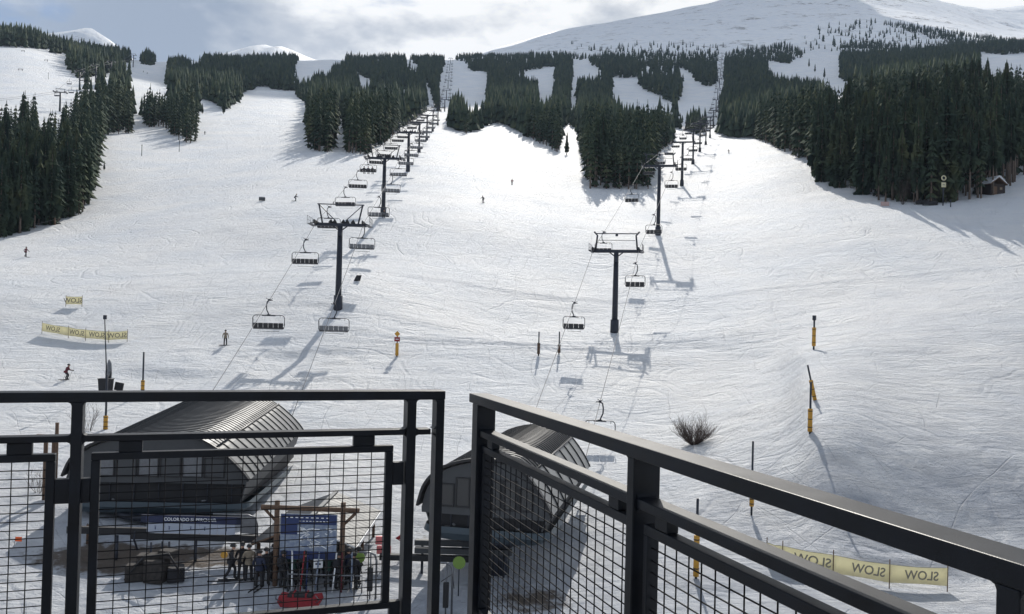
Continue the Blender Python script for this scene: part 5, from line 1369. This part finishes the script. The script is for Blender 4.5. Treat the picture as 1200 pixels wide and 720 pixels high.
def person(pos, pose, rz, jack, trou, label, skis=False, poles=False, board=False, group=None, hat=None, pack=None, s=1.0):
    body, v = BODY[pose]; key = (pose, jack.name, trou.name)
    if key not in PERS:
        m = body.copy(); m.name = 'body'
        for mm in (M_skin, jack, trou, M_black): m.materials.append(mm)
        PERS[key] = m
    e = empty('person', pos, label, 'person', group, rz); e.scale = (s, s, s)
    link('body', PERS[key], e); hd = v['hd']
    link('helmet', HEL, e, hd + Vector((0, .015, .07))); link('goggles', GOG, e, hd + Vector((0, .0, .06))); link('face', FACE, e, hd + Vector((0, .005, .01)))
    for sx, el, ha in ((1, 'el', 'ha'), (-1, 'el2', 'ha2')):
        d = (v[ha] - v[el]).normalized(); g_ = link('glove', GL[sx], e, v[ha]); g_.rotation_euler = d.to_track_quat('-Z', 'Y').to_euler()
        if poles: MB().tube([v[ha] + Vector((0, -.03, .06)), v[ha] + Vector((sx * .10, .45 if pose == 'ski' else -.1, -v[ha].z + .02))], .012, 5).build('ski_pole', M_galv, e)
    if skis:
        for a in ('an', 'an2'): link('ski', SKI, e, (v[a].x, v[a].y, .0))
    if board: MB().bbox((0, v['an'].y, .02), (1.4, .26, .03), .01).build('snowboard', M_black, e)
    jm = MB(); c = v['pel']; 
    if pose != 'sit': jm.tube([c + Vector((0, 0, .10)), c + Vector((0, 0, -.10))], [.185, .20], 10, cap=False); jm.build('jacket_hem', jack, e)
    if pack: MB().bbox(v['ch'] + Vector((0, .20, .05)), (.28, .18, .42), .05).build('backpack', pack, e)
    return e
up = R(180)
def on(px, row): return on_ground(px, row)
person(on(30, 302), 'walk', R(160), M_maroon, M_pants, 'person in dark red walking up at the left edge of the slope', board=True)
person(on(78, 446), 'ski', R(150), M_maroon, M_pants, 'skier in dark red crouching with two poles below the SLOW banner', skis=True, poles=True)
person(on(264, 405), 'stand', R(200), M_tan, M_pants, 'person in a tan jacket standing alone on the lip of the track', board=True)
person(on(346, 236), 'ski', R(120), M_blk2, M_pants, 'dark skier high on the slope just right of the beige barrier', skis=True, poles=True)
person(on(566, 238), 'ski', R(200), M_blk2, M_pants, 'dark skier in the middle of the slope between the lifts', skis=True)
person(on(600, 217), 'ski', R(170), M_maroon, M_pants, 'small skier higher than the middle one, nearer the right lift', skis=True)
person(on(240, 158), 'ski', R(190), M_navy, M_pants, 'tiny skier beside the small clump of trees at left', skis=True)
person(on(854, 180), 'ski', R(190), M_blk2, M_pants, 'tiny skier right of the far towers of the right lift', skis=True)
person(on(168, 85), 'ski', R(190), M_blk2, M_pants, 'left of two tiny skiers on the upper left run', skis=True)
person(on(172.5, 87), 'ski', R(190), M_blk2, M_pants, 'right of two tiny skiers on the upper left run', skis=True)
crowd = [(270, 681, 'walk', 100, M_blk2, 'person in black leaning forward at the left end of the queue'), (283, 681, 'stand', 20, M_blk2, 'broad person in black second from the left in the queue'), (291, 684, 'stand', 200, M_tan, 'person in a greyish jacket squeezed third from the left in the queue'),
 (303, 690, 'stand', 170, M_navy, 'person in dark navy left of the map board post'), (311, 688, 'stand', 30, M_blk2, 'person in black just left of the map board'), (331, 691, 'stand', 150, M_blk2, 'person in black under the left side of the map'), (343, 688, 'stand', 190, M_green, 'person in dark green under the map board'),
 (320, 683, 'stand', 60, M_blk2, 'person in black behind the left map board post'), (327, 680, 'walk', 120, M_navy, 'person in navy bending behind the left map board post'), (337, 682, 'stand', 40, M_blk2, 'person in black in the back row under the map header'), (350, 683, 'stand', 350, M_maroon, 'person in maroon in the back row behind the rack'), (362, 683, 'stand', 30, M_blk2, 'person in black in the back row right of the maroon jacket'), (376, 681, 'stand', 190, M_navy, 'person in navy in the back row behind the first aid sign'), (390, 682, 'stand', 150, M_blk2, 'person in black in the back row left of the right board post'), (403, 683, 'walk', 250, M_blk2, 'person in black turning in the back row by the right board post'), (419, 687, 'stand', 100, M_blk2, 'person in black beside the lime disc'),
 (356, 692, 'walk', 170, M_blk2, 'person in black behind the red sled'), (384, 690, 'stand', 185, M_green, 'person in dark green right of the first aid sign'), (396, 692, 'stand', 160, M_blk2, 'person in black beside the right map board post'), (408, 689, 'stand', 220, M_navy, 'person in navy under the shelter corner'), (414, 694, 'stand', 190, M_blk2, 'person in black at the right end of the crowd')]
for px, row, ps, a, jk, lab in crowd: person(on(px, row), ps, R(a), jk, M_pants, lab, group='people queuing at the lift base', pack=M_blk2 if px in (331, 396) else None, s=1.03, skis=px in (270, 303, 343))
# yellow helmet held by the first person
g0 = on(263, 681); o = link('held_disc', MB().tube([(0, -.03, 0), (0, .03, 0)], .17, 16).mesh('held_disc', M_orange), None, g0 + Vector((-.02, -.1, 1.25))); tag(o, 'yellow round disc held out by the leftmost person in the queue', 'disc')
# skis standing in the snow before the board
rk = on(385, 696); e = empty('ski_rack', rk, 'low steel rack holding upright skis in front of the map board', 'ski rack')
MB().tube([(-2.0, 0, 0), (-2.0, 0, .85), (1.6, 0, .85), (1.6, 0, 0)], .04, 6).build('rack_frame', M_galv, e); MB().tube([(-2.0, .35, .5), (1.6, .35, .5)], .03, 6).build('lower_bar', M_galv, e)
cols_ = (M_white, M_red, M_blue, M_lblue, M_black, M_white, M_maroon, M_lblue)
nm_ = ('white', 'red', 'blue', 'pale blue', 'black', 'second white', 'maroon', 'second pale blue')
usk = MB(); usk.tube([(0, 0, -.1), (0, 0, .5), (.0, .0, 1.4), (0, -.05, 1.75), (0, -.12, 1.82)], [.045, .04, .045, .04, .02], 4)
for k in range(8):
    m = usk.mesh('ski', cols_[k]); tag(link('upright_ski', m, None, rk + Vector((-1.85 + k * .42 + random.uniform(-.08, .08), -.06, .15)), (R(-6), R(random.uniform(-5, 5)), 0)), f'{nm_[k]} ski standing upright in the rack below the map board', 'ski', 'skis standing in the rack')
# riders
def rider(rope, D, dx, rzd, lab, jk):
    p = rope.at(D); a = R(rzd); o = Vector((math.cos(a) * dx, math.sin(a) * dx, 0)); person(p + o + Vector((0, 0.05, -2.78)), 'sit', a + math.pi * (1 if rope is LR else 0), jk, M_pants, lab)
rider(LR, 165, -.8, 2.7, 'left of three riders on the sixth chair of the left cable', M_blk2); rider(LR, 165, 0.0, 2.7, 'middle of three riders on the sixth chair of the left cable', M_navy); rider(LR, 165, .8, 2.7, 'right of three riders on the sixth chair of the left cable', M_blk2)
rider(RR, 128, .8, 2.7, 'single rider in black on the third chair of the right cable', M_blk2)

# ------------------------------------------------------------------ thin mountain haze
hz = MB(); hz.box((0, 2750, 829), (9200, 6600, 1702)); ho = hz.build('haze', M_hz := bpy.data.materials.new('haze_air')); tag(ho, 'thin bluish air between the viewer and the mountains', 'haze', kind='stuff')
M_hz.use_nodes = True; t_ = M_hz.node_tree
for n_ in list(t_.nodes):
    if n_.type != 'OUTPUT_MATERIAL': t_.nodes.remove(n_)
pv = t_.nodes.new('ShaderNodeVolumePrincipled'); pv.inputs['Color'].default_value = (.62, .77, 1.0, 1); pv.inputs['Density'].default_value = 0.00007; pv.inputs['Anisotropy'].default_value = 0.0
t_.links.new(pv.outputs[0], [n_ for n_ in t_.nodes if n_.type == 'OUTPUT_MATERIAL'][0].inputs['Volume'])
